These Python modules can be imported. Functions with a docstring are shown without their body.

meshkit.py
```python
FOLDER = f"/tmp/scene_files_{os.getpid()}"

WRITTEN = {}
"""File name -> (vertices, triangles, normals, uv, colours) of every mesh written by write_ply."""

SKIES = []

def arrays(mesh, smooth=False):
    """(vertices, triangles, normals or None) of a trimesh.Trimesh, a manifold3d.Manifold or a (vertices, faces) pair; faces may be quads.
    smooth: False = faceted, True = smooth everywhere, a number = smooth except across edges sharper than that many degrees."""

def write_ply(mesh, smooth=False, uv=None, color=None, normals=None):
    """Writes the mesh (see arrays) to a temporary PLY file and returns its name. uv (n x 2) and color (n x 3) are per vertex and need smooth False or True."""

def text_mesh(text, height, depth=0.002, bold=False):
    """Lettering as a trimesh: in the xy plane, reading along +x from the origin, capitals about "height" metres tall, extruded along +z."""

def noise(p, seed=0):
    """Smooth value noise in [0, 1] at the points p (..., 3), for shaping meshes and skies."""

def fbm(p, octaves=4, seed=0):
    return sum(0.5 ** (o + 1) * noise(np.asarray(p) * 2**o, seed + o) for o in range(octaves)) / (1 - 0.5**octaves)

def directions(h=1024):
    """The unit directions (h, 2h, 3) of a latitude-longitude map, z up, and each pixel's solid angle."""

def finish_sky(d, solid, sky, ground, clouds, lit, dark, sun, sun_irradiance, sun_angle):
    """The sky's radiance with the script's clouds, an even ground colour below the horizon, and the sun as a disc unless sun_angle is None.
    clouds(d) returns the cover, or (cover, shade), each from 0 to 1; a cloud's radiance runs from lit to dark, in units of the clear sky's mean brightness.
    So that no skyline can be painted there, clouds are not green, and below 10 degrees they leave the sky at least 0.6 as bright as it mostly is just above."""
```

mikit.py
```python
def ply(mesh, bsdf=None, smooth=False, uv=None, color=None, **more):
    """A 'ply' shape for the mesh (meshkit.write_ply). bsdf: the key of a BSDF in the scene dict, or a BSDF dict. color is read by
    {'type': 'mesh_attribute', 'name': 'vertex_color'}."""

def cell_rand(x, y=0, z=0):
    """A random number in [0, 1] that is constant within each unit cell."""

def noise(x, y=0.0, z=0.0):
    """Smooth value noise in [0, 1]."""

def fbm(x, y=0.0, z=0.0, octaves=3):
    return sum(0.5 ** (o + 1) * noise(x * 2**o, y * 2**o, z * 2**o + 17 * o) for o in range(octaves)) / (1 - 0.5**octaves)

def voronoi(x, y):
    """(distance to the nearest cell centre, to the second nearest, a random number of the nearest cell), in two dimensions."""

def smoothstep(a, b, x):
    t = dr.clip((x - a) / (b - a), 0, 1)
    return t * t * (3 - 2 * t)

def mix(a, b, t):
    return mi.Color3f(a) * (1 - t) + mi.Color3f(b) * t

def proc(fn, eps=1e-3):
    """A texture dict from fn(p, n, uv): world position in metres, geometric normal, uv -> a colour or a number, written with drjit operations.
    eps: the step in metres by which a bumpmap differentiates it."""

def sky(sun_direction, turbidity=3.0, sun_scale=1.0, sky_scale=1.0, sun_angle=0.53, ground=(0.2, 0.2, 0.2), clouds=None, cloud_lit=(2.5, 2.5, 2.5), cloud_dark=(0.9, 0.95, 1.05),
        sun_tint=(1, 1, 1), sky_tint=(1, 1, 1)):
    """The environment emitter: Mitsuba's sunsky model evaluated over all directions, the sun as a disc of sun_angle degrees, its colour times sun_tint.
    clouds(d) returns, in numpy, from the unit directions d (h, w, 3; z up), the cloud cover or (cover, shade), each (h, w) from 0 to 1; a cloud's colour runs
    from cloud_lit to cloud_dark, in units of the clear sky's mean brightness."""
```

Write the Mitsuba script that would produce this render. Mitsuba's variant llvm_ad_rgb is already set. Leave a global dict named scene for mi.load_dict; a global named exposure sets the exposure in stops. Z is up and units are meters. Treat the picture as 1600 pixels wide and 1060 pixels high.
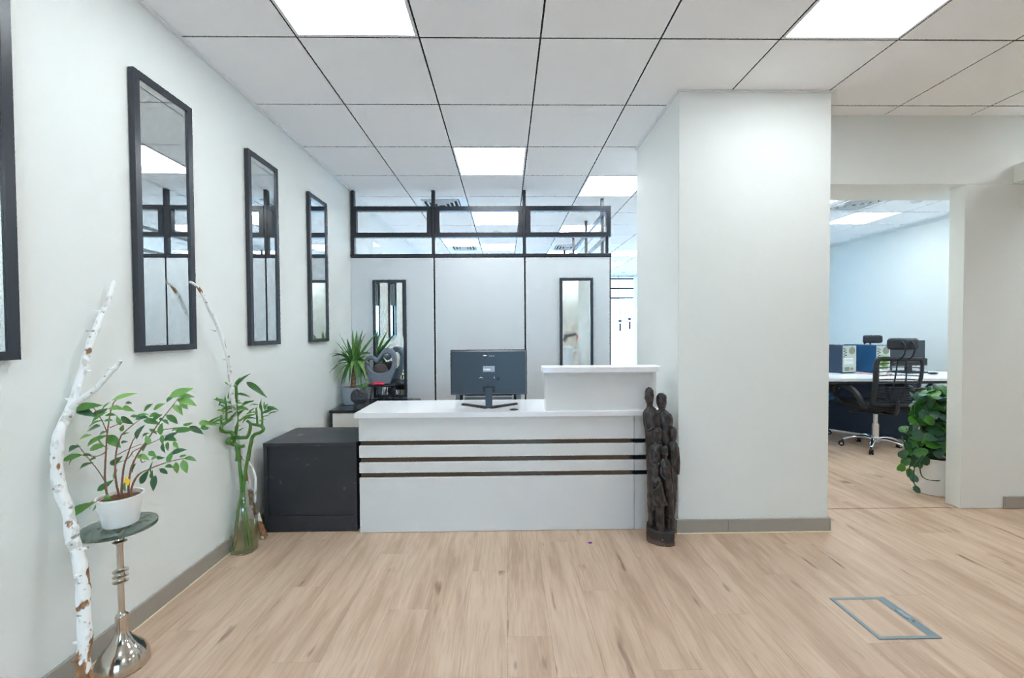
import math, random
import numpy as np, trimesh, drjit as dr, mitsuba as mi
import mikit, meshkit
from mikit import proc, noise, fbm, cell_rand, smoothstep, mix
from scipy.interpolate import CubicSpline, PchipInterpolator
from shapely.geometry import box as rect2, Polygon
from shapely.ops import unary_union

T = mi.ScalarTransform4f
PI = math.pi
rng = np.random.default_rng(7)
scene, labels = {'type': 'scene'}, {}

# ------------------------------------------------------------------ camera, daylight, exposure
EYE = np.array([0, 0, 1.26])
FWD = np.array([0.0155, 0.9997, -0.0201])
UP = np.array([0.0065, 0.0200, 0.9998])
scene['camera'] = {'type': 'perspective', 'fov': 102.70, 'fov_axis': 'x', 'near_clip': 0.02, 'far_clip': 200.0,
                   'to_world': T().look_at(origin=EYE.tolist(), target=(EYE + FWD).tolist(), up=UP.tolist())}
exposure = 1.02
scene['daylight'] = mikit.sky((0.3, -0.55, 0.75), turbidity=4.0, sun_scale=0.0, sky_scale=12.0, ground=(0.85, 0.87, 0.9), sky_tint=(0.74, 1.05, 1.09))
scene['daylight']['sampling_weight'] = 5.0
LAMP = (5.9, 6.35, 6.6)


# ------------------------------------------------------------------ materials
def lin(r, g, b):
    return [((c / 255) / 12.92 if c / 255 <= 0.04045 else ((c / 255 + 0.055) / 1.055) ** 2.4) for c in (r, g, b)]


def rgb(r, g, b):
    return {'type': 'rgb', 'value': lin(r, g, b)}


def mat(name, col, rough=0.5, metal=0.0, spec=0.5, coat=0.0, bump=None, scale=1.0, sheen=0.0):
    base = col if isinstance(col, dict) else rgb(*col)
    m = {'type': 'principled', 'base_color': base, 'roughness': rough, 'metallic': metal, 'specular': spec}
    if coat: m.update(clearcoat=coat, clearcoat_gloss=0.9)
    if sheen: m.update(sheen=sheen)
    if bump is not None: m = {'type': 'bumpmap', 'arbitrary': proc(bump), 'scale': scale, 'bsdf': m}
    scene['mat_' + name] = {'type': 'twosided', 'bsdf': m}


def L(*c): return mi.Color3f(*lin(*c))


PW, PL_ = 0.18, 1.22      # floor planks: width, length


def wood(p, n, uv):
    i = dr.floor((p.x + 20 * PW) / PW)
    off = i * 0.381966
    off = (off - dr.floor(off)) * PL_
    j = dr.floor((p.y + 20 * PL_ + off) / PL_)
    r, r2 = cell_rand(i, j, 3), cell_rand(i, j, 8)
    x, y = p.x + r * 7.3, p.y + r2 * 11.0
    warp = fbm(x * 7, y * 1.1, r * 40) * 0.06
    g1 = fbm((x + warp) * 60, y * 3.6, r * 31, octaves=3)
    g2 = fbm((x + warp) * 230, y * 13.0, r * 17, octaves=2)
    big = fbm(x * 8 + warp * 30, y * 0.7, 5, octaves=2)
    sm = fbm((x + warp) * 17, y * 2.6, r * 23, octaves=3)
    c = mix(L(204, 178, 155), L(188, 159, 137), r * 0.4 + big * 0.45)
    c = mix(c, L(165, 136, 114), smoothstep(0.48, 0.74, sm) * 0.5)
    c = mix(c, L(213, 189, 169), smoothstep(0.5, 0.28, sm) * 0.35)
    c = mix(c, L(172, 142, 117), smoothstep(0.5, 0.78, g1) * 0.32)
    c = mix(c, L(213, 189, 169), smoothstep(0.5, 0.8, g2) * 0.3)
    c = mix(c, L(174, 145, 121), smoothstep(0.5, 0.25, g2) * 0.27)
    k = noise((x + warp) * 20, y * 4.6, 9.0)
    kk = fbm(x * 60, y * 13, 2.0, octaves=2)
    c = mix(c, L(125, 95, 78), smoothstep(0.845, 0.98, k * 0.84 + kk * 0.2) * 0.75)
    return c


def plaster(p, n, uv): return fbm(p.x * 90, p.y * 90, p.z * 90, octaves=2)


def bark(p, n, uv):
    a = fbm(p.x * 60, p.y * 60, p.z * 26, octaves=3)
    low = smoothstep(0.75, 0.15, p.z)                                 # the bark is peeled more towards the foot
    b = noise(p.x * 26 + 3, p.y * 26, p.z * 15)
    peel = smoothstep(0.66, 0.69, b * 0.62 + a * 0.26 + low * 0.24)
    c = mix(L(240, 240, 239), L(205, 202, 198), smoothstep(0.52, 0.72, a))
    c = mix(c, mix(L(176, 132, 92), L(112, 80, 56), noise(p.x * 110, p.y * 110, p.z * 50)), peel)
    spots = smoothstep(0.74, 0.84, noise(p.x * 75, p.y * 75, p.z * 85) * 0.8 + a * 0.25)
    return mix(c, L(118, 104, 94), spots * 0.75)


def carved(p, n, uv):
    a = fbm(p.x * 60, p.y * 60, p.z * 25, octaves=3)
    return mix(L(36, 32, 32), L(66, 59, 57), smoothstep(0.3, 0.75, a))


def scuffed(p, n, uv):
    a = fbm(p.x * 7, p.y * 7, p.z * 7, octaves=3)
    s = smoothstep(0.80, 0.86, noise(p.x * 40, p.y * 9, p.z * 26)) * smoothstep(0.55, 0.7, a)
    return mix(mix(L(38, 40, 45), L(47, 48, 53), a), L(120, 122, 126), s * 0.22)


def stone(p, n, uv):
    return mix(L(104, 113, 124), L(132, 141, 152), fbm(p.x * 110, p.y * 110, p.z * 110, octaves=2))


mat('wall', (229, 232, 229), 0.55, spec=0.3, bump=plaster, scale=0.0012)
mat('white_paint', (233, 235, 233), 0.5, spec=0.3)
mat('tile', (247, 248, 249), 0.75, spec=0.2)
mat('tile_gap', (24, 25, 29), 0.8)
mat('grid_white', (226, 228, 229), 0.4)
mat('wood', proc(wood), 0.42, spec=0.4)
mat('subfloor', (92, 76, 62), 0.9)
mat('baseboard', (158, 152, 143), 0.35)
mat('grout', (226, 214, 186), 0.6)
mat('panel', (219, 222, 225), 0.35, spec=0.4)
mat('black_metal', (34, 37, 43), 0.32, spec=0.5)
mat('black_frame', (44, 48, 56), 0.3, spec=0.5)
mat('seam', (24, 25, 28), 0.7)
mat('desk_white', (214, 213, 212), 0.22, spec=0.5)
mat('desk_top', (232, 233, 236), 0.06, spec=0.6, coat=0.6)
mat('dark_mirror', (92, 86, 82), 0.08, metal=0.9)
mat('scuffed_black', proc(scuffed), 0.42)
mat('gloss_black', (26, 28, 32), 0.1, spec=0.5)
mat('cream', (232, 229, 222), 0.4)
mat('monitor', (48, 57, 68), 0.32, spec=0.5)
mat('black_plastic', (32, 36, 42), 0.4)
mat('rubber', (28, 29, 32), 0.7)
mat('sticker', (150, 162, 176), 0.4)
mat('print_white', (240, 242, 245), 0.5)
mat('bark', proc(bark), 0.75, bump=lambda p, n, uv: fbm(p.x * 70, p.y * 70, p.z * 50, octaves=3), scale=0.006)
mat('nickel', (205, 198, 188), 0.13, metal=1.0)
mat('chrome', (225, 228, 232), 0.08, metal=1.0)
mat('pot_white', (238, 238, 236), 0.28, spec=0.5)
mat('pot_grey', (150, 158, 166), 0.45)
mat('soil', (96, 66, 44), 0.95)
mat('stem_brown', (128, 92, 72), 0.7)
mat('trunk', proc(lambda p, n, uv: mix(L(150, 122, 96), L(96, 74, 58), smoothstep(0.35, 0.6, noise(p.x * 60, p.y * 60, p.z * 190)))), 0.85)
mat('yellow', (250, 200, 20), 0.5)
mat('bamboo', proc(lambda p, n, uv: mix(L(56, 104, 38), L(88, 130, 58), fbm(p.x * 40, p.y * 40, p.z * 30))), 0.35)
mat('clay_black', (62, 63, 68), 0.6)
mat('stone_heart', proc(stone), 0.75)
mat('red', (232, 42, 72), 0.12, spec=0.6, coat=0.8)
mat('fuzz', (112, 100, 98), 0.95)
mat('carved', proc(carved), 0.3, spec=0.5)
mat('carved_base', proc(lambda p, n, uv: mix(L(92, 72, 62), L(46, 40, 39), smoothstep(0.03, 0.055, p.z + 0.03 * noise(p.x * 40, p.y * 40)))), 0.6)
mat('purple', (122, 44, 150), 0.6)
mat('hatch', (126, 142, 148), 0.4)
mat('hatch_dark', (52, 60, 66), 0.5)
mat('navy', (44, 62, 86), 0.45)
mat('pc_blue', (38, 84, 126), 0.4)
mat('pc_back', (190, 198, 190), 0.45)
mat('pc_vent', (132, 136, 124), 0.5)
mat('office_top', (232, 238, 244), 0.12, spec=0.5)
mat('mesh_black', (36, 41, 49), 0.5)
mat('fabric_black', (26, 28, 32), 0.9)
mat('fabric_blue', (60, 118, 170), 0.9)
mat('coir', (150, 112, 74), 0.95)
mat('grille', (236, 240, 242), 0.4)
mat('scarf', (120, 124, 130), 0.95)
mat('plush', (238, 236, 230), 0.95)
mat('concrete', (190, 192, 194), 0.9)
for nm, cols in {'ficus': ((82, 132, 60), (64, 112, 52), (112, 156, 78), (56, 98, 64)), 'dracaena': ((64, 118, 42), (52, 98, 46), (92, 138, 54)),
                 'yucca': ((78, 126, 62), (62, 106, 56), (112, 148, 74)), 'pothos': ((50, 108, 40), (34, 78, 44), (74, 134, 48), (58, 98, 78))}.items():
    for q, c in enumerate(cols): mat(f'{nm}_{q}', c, 0.38, spec=0.5)
scene['mat_mirror'] = {'type': 'twosided', 'bsdf': {'type': 'conductor', 'material': 'none', 'specular_reflectance': {'type': 'rgb', 'value': [0.84, 0.88, 0.88]}}}
scene['mat_pane'] = {'type': 'thindielectric', 'int_ior': 1.5}
scene['mat_table_glass'] = {'type': 'dielectric', 'int_ior': 1.5, 'specular_transmittance': {'type': 'rgb', 'value': [0.50, 0.58, 0.54]}}
scene['mat_water'] = {'type': 'dielectric', 'int_ior': 1.33, 'specular_transmittance': {'type': 'rgb', 'value': [0.93, 0.92, 0.72]}}
scene['mat_vase_glass'] = {'type': 'thindielectric', 'int_ior': 1.6, 'specular_transmittance': {'type': 'rgb', 'value': [0.93, 0.95, 0.94]}}


# ------------------------------------------------------------------ helpers
def fresh(key):
    if key not in used:
        used.add(key); return key
    q = 1
    while f'{key}_{q:03d}' in used: q += 1
    used.add(f'{key}_{q:03d}'); return f'{key}_{q:03d}'


used = set()
CACHE = {}


def put(key, mesh, m, smooth=False, parent=None, world=None, share=None, label=None, kind=None, **more):
    """One entry of the scene; returns its key."""
    key = fresh((parent + '__' if parent else '') + key)
    if share is not None:
        if share not in CACHE: CACHE[share] = mikit.ply(mesh() if callable(mesh) else mesh, None, smooth)
        d = dict(CACHE[share]); d['bsdf'] = {'type': 'ref', 'id': 'mat_' + m}
    else:
        d = mikit.ply(mesh, 'mat_' + m, smooth)
    if world is not None: d['to_world'] = world
    d.update(more)
    scene[key] = d
    if label or kind: labels[key] = {k: v for k, v in (('label', label), ('kind', kind)) if v}
    return key


def thing(name, label, cat, group=None):
    key = fresh(name)
    labels[key] = {'label': label, 'category': cat}
    if group: labels[key]['group'] = group
    return key


def struct(key, mesh=None, m=None, label=None, smooth=False):
    used.add(key)
    labels[key] = {'kind': 'structure'}
    if label: labels[key]['label'] = label
    if mesh is not None: scene[key] = mikit.ply(mesh, 'mat_' + m, smooth)
    return key


def cat(*ms): return trimesh.util.concatenate([m for m in ms if m is not None])


def box(x0, x1, y0, y1, z0, z1, b=0.0):
    c = np.array([(x0 + x1) / 2, (y0 + y1) / 2, (z0 + z1) / 2]); h = np.array([abs(x1 - x0), abs(y1 - y0), abs(z1 - z0)]) / 2
    if b <= 0: m = trimesh.creation.box(extents=2 * h)
    else:
        b = min(b, h.min() * 0.9)
        pts = [[sx * (h[0] - (k != 0) * b), sy * (h[1] - (k != 1) * b), sz * (h[2] - (k != 2) * b)] for sx in (-1, 1) for sy in (-1, 1) for sz in (-1, 1) for k in range(3)]
        m = trimesh.convex.convex_hull(np.array(pts))
    m.apply_translation(c)
    return m


def prism(poly, z0, z1):
    m = trimesh.creation.extrude_polygon(poly if isinstance(poly, Polygon) else Polygon(poly), z1 - z0, engine='earcut')
    m.apply_translation([0, 0, z0]); return m


def lathe(prof, n=40, at=(0, 0, 0)):
    prof = np.array(prof, float); a = np.arange(n) * 2 * PI / n
    v = np.stack([prof[:, None, 0] * np.cos(a), prof[:, None, 0] * np.sin(a), np.broadcast_to(prof[:, None, 1], (len(prof), n))], -1).reshape(-1, 3)
    i, j = np.meshgrid(np.arange(len(prof) - 1), np.arange(n), indexing='ij')
    q = np.stack([i * n + j, i * n + (j + 1) % n, (i + 1) * n + (j + 1) % n, (i + 1) * n + j], -1).reshape(-1, 4)
    f = np.vstack([q[:, [0, 1, 2]], q[:, [0, 2, 3]]])
    m = trimesh.Trimesh(v + np.array(at), f, process=False); m.merge_vertices(); m.update_faces(m.nondegenerate_faces())
    return m


def tube(pts, r, n=10, smooth=0, flat=1.0, cap=True):
    p = np.array(pts, float); r = np.broadcast_to(np.array(r, float), (len(p),))
    if smooth and len(p) > 2:
        t = np.concatenate([[0], np.cumsum(np.linalg.norm(np.diff(p, axis=0), axis=1))]); tt = np.linspace(0, t[-1], smooth)
        p, r = PchipInterpolator(t, p)(tt), PchipInterpolator(t, r)(tt)
    t = np.gradient(p, axis=0); t /= np.linalg.norm(t, axis=1, keepdims=True) + 1e-12
    a = np.cross(t[0], [0, 0, 1] if abs(t[0][2]) < 0.9 else [1, 0, 0]); a /= np.linalg.norm(a)
    A = []
    for q in t:
        a = a - q * (a @ q); a /= np.linalg.norm(a); A.append(a)
    A = np.array(A); Bn = np.cross(t, A); ang = np.arange(n) * 2 * PI / n
    v = (p[:, None] + r[:, None, None] * (np.cos(ang)[None, :, None] * A[:, None] + flat * np.sin(ang)[None, :, None] * Bn[:, None])).reshape(-1, 3)
    i, j = np.meshgrid(np.arange(len(p) - 1), np.arange(n), indexing='ij')
    q = np.stack([i * n + j, i * n + (j + 1) % n, (i + 1) * n + (j + 1) % n, (i + 1) * n + j], -1).reshape(-1, 4)
    f = [q[:, [0, 1, 2]], q[:, [0, 2, 3]]]
    if cap:
        k = len(v); v = np.vstack([v, p[:1], p[-1:]]); s = np.arange(n); e = (len(p) - 1) * n + s
        f += [np.stack([np.full(n, k), (s + 1) % n, s], 1), np.stack([np.full(n, k + 1), e, (len(p) - 1) * n + (s + 1) % n], 1)]
    return trimesh.Trimesh(v, np.vstack(f), process=False)


def ball(c, r, sub=3):
    m = trimesh.creation.icosphere(subdivisions=sub); m.apply_scale(r if np.isscalar(r) else list(r)); m.apply_translation(c); return m


def rough_up(m, amp, freq, seed=0):
    m = m.copy(); m.vertices = m.vertices + m.vertex_normals * ((meshkit.fbm(m.vertices * freq, 3, seed) - 0.5) * 2 * amp)[:, None]; return m


def frame4(x0, x1, z0, z1, w, y0, y1, names=('top_rail', 'bottom_rail', 'stile', 'stile')):
    """A rectangular frame in the xz plane, mitred, as four meshes."""
    P = lambda pts: (lambda m: (m.apply_transform([[1, 0, 0, 0], [0, 0, -1, 0], [0, 1, 0, 0], [0, 0, 0, 1]]), m.apply_translation([0, y1, 0]), m)[2])(prism(pts, 0, y1 - y0))
    return [P([(x0, z1), (x1, z1), (x1 - w, z1 - w), (x0 + w, z1 - w)][::-1]), P([(x0, z0), (x1, z0), (x1 - w, z0 + w), (x0 + w, z0 + w)]),
            P([(x0, z0), (x0 + w, z0 + w), (x0 + w, z1 - w), (x0, z1)]), P([(x1, z0), (x1, z1), (x1 - w, z1 - w), (x1 - w, z0 + w)])]


def basis(o, x, z, s=1.0):
    """A matrix that puts the local x axis along x and the local z axis near z."""
    x = np.array(x, float); x /= np.linalg.norm(x); z = np.array(z, float); z = z - x * (x @ z); z /= np.linalg.norm(z); y = np.cross(z, x)
    M = np.eye(4); M[:3, 0], M[:3, 1], M[:3, 2], M[:3, 3] = x * s, y * s, z * s, o
    return T(M)


def leaf(w=0.22, n=7, fold=0.25, droop=0.25, base=0.0, heart=False, stalk=0.0):
    """A leaf of length 1 along +x, about the origin's side x = -0.5 to 0.5."""
    u = np.linspace(0, 1, n)
    if heart: hw = w * np.sqrt(np.clip(1 - (np.abs(u - 0.36) / np.where(u < 0.36, 0.40, 0.66)) ** 2, 0, 1)) * np.where(u > 0.36, 1 - 0.25 * (u - 0.36), 1)
    else: hw = w * np.sin(PI * u ** 0.8) ** 0.9 * (1 - 0.15 * u)
    hw[0], hw[-1] = max(base, 0.01), 0.004
    z = -droop * (u - 0.3) ** 2
    mid = np.stack([u - 0.5, 0 * u, z], -1); dn = lambda s: np.stack([u - 0.5 - (0.10 * (1 - u) ** 6 if heart else 0), s * hw, z + fold * hw], -1)
    v = np.vstack([dn(-1), mid, dn(1)]); f = []
    for k in range(n - 1):
        for a, b in ((0, n), (n, 2 * n)): f += [[a + k, a + k + 1, b + k + 1], [a + k, b + k + 1, b + k]]
    return trimesh.Trimesh(v, np.array(f), process=False)

# measured plant and branch shapes: points in metres; a leaf is centre x, y, z, length, slope in degrees
FICUS_STEMS = [[[-1.498,1.535,0.653],[-1.493,1.535,0.724],[-1.488,1.535,0.803],[-1.481,1.535,0.882],[-1.475,1.535,0.921],[-1.456,1.535,1.0],[-1.433,1.535,1.022]],[[-1.465,1.535,0.659],[-1.464,1.545,0.732],[-1.467,1.555,0.82],[-1.46,1.565,0.868],[-1.425,1.565,0.902],[-1.385,1.565,0.934]],[[-1.431,1.535,0.664],[-1.419,1.53,0.759],[-1.396,1.525,0.816],[-1.371,1.52,0.868],[-1.351,1.52,0.896]],[[-1.417,1.535,0.664],[-1.405,1.545,0.754],[-1.379,1.555,0.819],[-1.347,1.565,0.873],[-1.312,1.565,0.924],[-1.271,1.565,0.973],[-1.23,1.565,1.027]],[[-1.388,1.535,0.669],[-1.369,1.535,0.734],[-1.335,1.535,0.751],[-1.279,1.535,0.773],[-1.218,1.535,0.789],[-1.19,1.535,0.794]],[[-1.495,1.535,0.713],[-1.508,1.52,0.763],[-1.519,1.505,0.802],[-1.535,1.49,0.85],[-1.546,1.49,0.861]],[[-1.304,1.535,0.892],[-1.268,1.545,0.9],[-1.231,1.555,0.903],[-1.177,1.565,0.894],[-1.148,1.565,0.903]],[[-1.389,1.535,0.819],[-1.357,1.55,0.837],[-1.33,1.565,0.85],[-1.303,1.58,0.869]],[[-1.444,1.535,0.808],[-1.397,1.545,0.833],[-1.373,1.555,0.842]],[[-1.487,1.535,0.82],[-1.512,1.525,0.807],[-1.537,1.515,0.815]],[[-1.48,1.535,0.888],[-1.502,1.535,0.944],[-1.528,1.535,0.984]],[[-1.469,1.535,0.91],[-1.441,1.535,0.921],[-1.402,1.535,0.935]],[[-1.361,1.535,0.807],[-1.356,1.535,0.779],[-1.34,1.535,0.785]],[[-1.498,1.535,0.659],[-1.485,1.51,0.655],[-1.477,1.485,0.654],[-1.494,1.46,0.649]],[[-1.389,1.535,0.819],[-1.412,1.535,0.791],[-1.445,1.535,0.78]]]
FICUS_LEAVES = [[-1.545,1.527,0.991,0.079,10],[-1.545,1.521,0.971,0.062,-15],[-1.493,1.542,0.988,0.045,45],[-1.494,1.516,0.954,0.056,40],[-1.483,1.491,0.937,0.044,40],[-1.522,1.527,0.912,0.062,20],[-1.463,1.53,0.959,0.039,5],[-1.403,1.49,0.991,0.044,0],[-1.373,1.49,1.034,0.066,20],[-1.455,1.595,0.992,0.029,0],[-1.424,1.557,0.976,0.04,-20],[-1.451,1.511,0.943,0.028,0],[-1.436,1.533,0.936,0.034,100],[-1.46,1.592,0.923,0.044,-50],[-1.471,1.584,0.896,0.029,60],[-1.454,1.578,0.877,0.023,20],[-1.359,1.528,0.894,0.051,70],[-1.333,1.539,0.984,0.043,35],[-1.311,1.559,0.983,0.046,30],[-1.32,1.492,0.957,0.05,10],[-1.317,1.546,0.954,0.04,10],[-1.264,1.515,0.943,0.022,-20],[-1.357,1.582,0.921,0.047,-20],[-1.248,1.492,0.913,0.041,80],[-1.333,1.56,0.889,0.029,-40],[-1.386,1.581,0.869,0.035,40],[-1.311,1.51,0.87,0.033,110],[-1.386,1.583,0.828,0.047,60],[-1.286,1.581,1.008,0.035,40],[-1.169,1.487,1.047,0.066,25],[-1.209,1.563,1.021,0.046,-5],[-1.149,1.485,1.014,0.06,-15],[-1.201,1.54,0.991,0.045,-35],[-1.217,1.533,0.976,0.051,-35],[-1.217,1.507,0.945,0.044,-50],[-1.187,1.521,0.902,0.05,0],[-1.183,1.574,0.889,0.052,-30],[-1.117,1.52,0.927,0.039,-5],[-1.099,1.501,0.914,0.033,-15],[-1.205,1.562,0.914,0.029,10],[-1.248,1.534,0.877,0.045,45],[-1.277,1.573,0.856,0.041,-15],[-1.26,1.511,0.869,0.033,-70],[-1.265,1.52,0.836,0.036,-70],[-1.292,1.573,0.827,0.032,-70],[-1.235,1.541,0.841,0.034,-40],[-1.227,1.541,0.818,0.045,20],[-1.234,1.511,0.805,0.036,80],[-1.168,1.487,0.816,0.027,15],[-1.219,1.588,0.775,0.041,-10],[-1.167,1.494,0.774,0.047,-75],[-1.264,1.578,0.741,0.044,-90],[-1.249,1.525,0.767,0.034,0],[-1.322,1.59,0.726,0.032,-50],[-1.284,1.529,0.797,0.028,0],[-1.354,1.588,0.78,0.029,30],[-1.327,1.546,0.807,0.034,-25],[-1.303,1.511,0.769,0.036,90],[-1.349,1.567,0.72,0.032,90],[-1.335,1.559,0.691,0.055,-100],[-1.372,1.56,0.714,0.055,60],[-1.354,1.536,0.799,0.045,-10],[-1.366,1.509,0.815,0.017,90],[-1.409,1.556,0.75,0.043,60],[-1.386,1.497,0.866,0.022,10],[-1.482,1.561,0.852,0.063,-40],[-1.521,1.555,0.846,0.057,-70],[-1.512,1.526,0.868,0.062,40],[-1.545,1.559,0.831,0.057,10],[-1.535,1.506,0.884,0.05,25],[-1.545,1.474,0.852,0.043,25],[-1.545,1.473,0.82,0.054,15],[-1.545,1.465,0.804,0.027,60],[-1.545,1.514,0.777,0.045,35],[-1.545,1.544,0.792,0.034,15],[-1.545,1.523,0.813,0.028,0],[-1.509,1.594,0.765,0.047,35],[-1.485,1.565,0.725,0.046,60],[-1.532,1.574,0.679,0.052,40],[-1.45,1.502,0.655,0.042,-95],[-1.545,1.553,0.609,0.057,40],[-1.545,1.531,0.624,0.04,60],[-1.545,1.494,0.624,0.072,35],[-1.432,1.546,0.685,0.034,90],[-1.506,1.538,0.887,0.051,30],[-1.545,1.574,0.959,0.046,30],[-1.284,1.52,0.951,0.034,30],[-1.369,1.529,0.952,0.034,-10],[-1.303,1.485,0.967,0.027,10],[-1.229,1.531,0.903,0.028,20],[-1.28,1.554,0.926,0.029,-30]]
BAMBOO = [[[-1.542,2.36,0.525],[-1.54,2.36,0.582],[-1.548,2.36,0.613],[-1.565,2.348,0.626],[-1.565,2.314,0.644],[-1.565,2.32,0.655],[-1.565,2.341,0.659],[-1.557,2.36,0.658],[-1.521,2.36,0.656],[-1.489,2.36,0.658]],[[-1.489,2.36,0.658],[-1.475,2.36,0.681],[-1.466,2.36,0.717],[-1.468,2.36,0.738],[-1.486,2.36,0.753]],[[-1.55,2.36,0.613],[-1.56,2.36,0.629],[-1.554,2.36,0.666],[-1.545,2.36,0.713],[-1.542,2.36,0.765],[-1.546,2.36,0.843],[-1.542,2.36,0.905],[-1.544,2.36,0.952]],[[-1.544,2.34,0.668],[-1.561,2.34,0.692],[-1.565,2.297,0.705],[-1.565,2.258,0.73],[-1.565,2.269,0.748],[-1.565,2.314,0.76],[-1.562,2.34,0.769]],[[-1.504,2.39,0.515],[-1.484,2.39,0.615],[-1.473,2.39,0.654],[-1.457,2.39,0.669],[-1.43,2.39,0.677],[-1.41,2.39,0.698],[-1.418,2.39,0.712],[-1.443,2.39,0.721],[-1.482,2.39,0.727]],[[-1.565,2.306,0.756],[-1.565,2.307,0.797],[-1.565,2.306,0.863]],[[-1.445,2.39,0.726],[-1.447,2.39,0.778],[-1.45,2.39,0.821]],[[-1.418,2.39,0.715],[-1.416,2.39,0.757],[-1.421,2.39,0.836]],[[-1.565,2.269,0.748],[-1.565,2.263,0.786],[-1.565,2.267,0.805]],[[-1.548,2.36,0.613],[-1.527,2.36,0.605],[-1.505,2.36,0.609]]]
BAMBOO_LEAVES = [[-1.531,2.386,0.985,0.09,50],[-1.552,2.385,0.98,0.047,60],[-1.557,2.346,0.954,0.047,20],[-1.565,2.316,0.973,0.026,-40],[-1.565,2.326,0.903,0.031,90],[-1.445,2.379,0.938,0.126,-30],[-1.49,2.335,0.909,0.062,-10],[-1.565,2.299,0.882,0.046,100],[-1.565,2.245,0.891,0.06,-15],[-1.565,2.355,0.859,0.068,5],[-1.493,2.379,0.855,0.063,30],[-1.496,2.334,0.837,0.067,0],[-1.528,2.359,0.801,0.057,40],[-1.565,2.308,0.832,0.066,45],[-1.565,2.28,0.853,0.03,-30],[-1.565,2.361,0.827,0.047,10],[-1.565,2.251,0.836,0.04,0],[-1.565,2.201,0.799,0.068,40],[-1.565,2.228,0.788,0.059,20],[-1.565,2.167,0.78,0.057,-10],[-1.565,2.151,0.767,0.029,-20],[-1.537,2.325,0.793,0.051,60],[-1.505,2.338,0.764,0.047,30],[-1.475,2.347,0.782,0.078,25],[-1.483,2.385,0.795,0.053,20],[-1.421,2.383,0.837,0.058,90],[-1.428,2.356,0.816,0.036,90],[-1.376,2.355,0.834,0.036,50],[-1.343,2.368,0.826,0.058,-15],[-1.376,2.381,0.806,0.063,20],[-1.377,2.347,0.781,0.042,30],[-1.445,2.377,0.844,0.026,0],[-1.514,2.351,0.707,0.026,35],[-1.537,2.364,0.722,0.021,30],[-1.565,2.36,0.786,0.047,40],[-1.565,2.338,0.811,0.041,20]]
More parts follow.
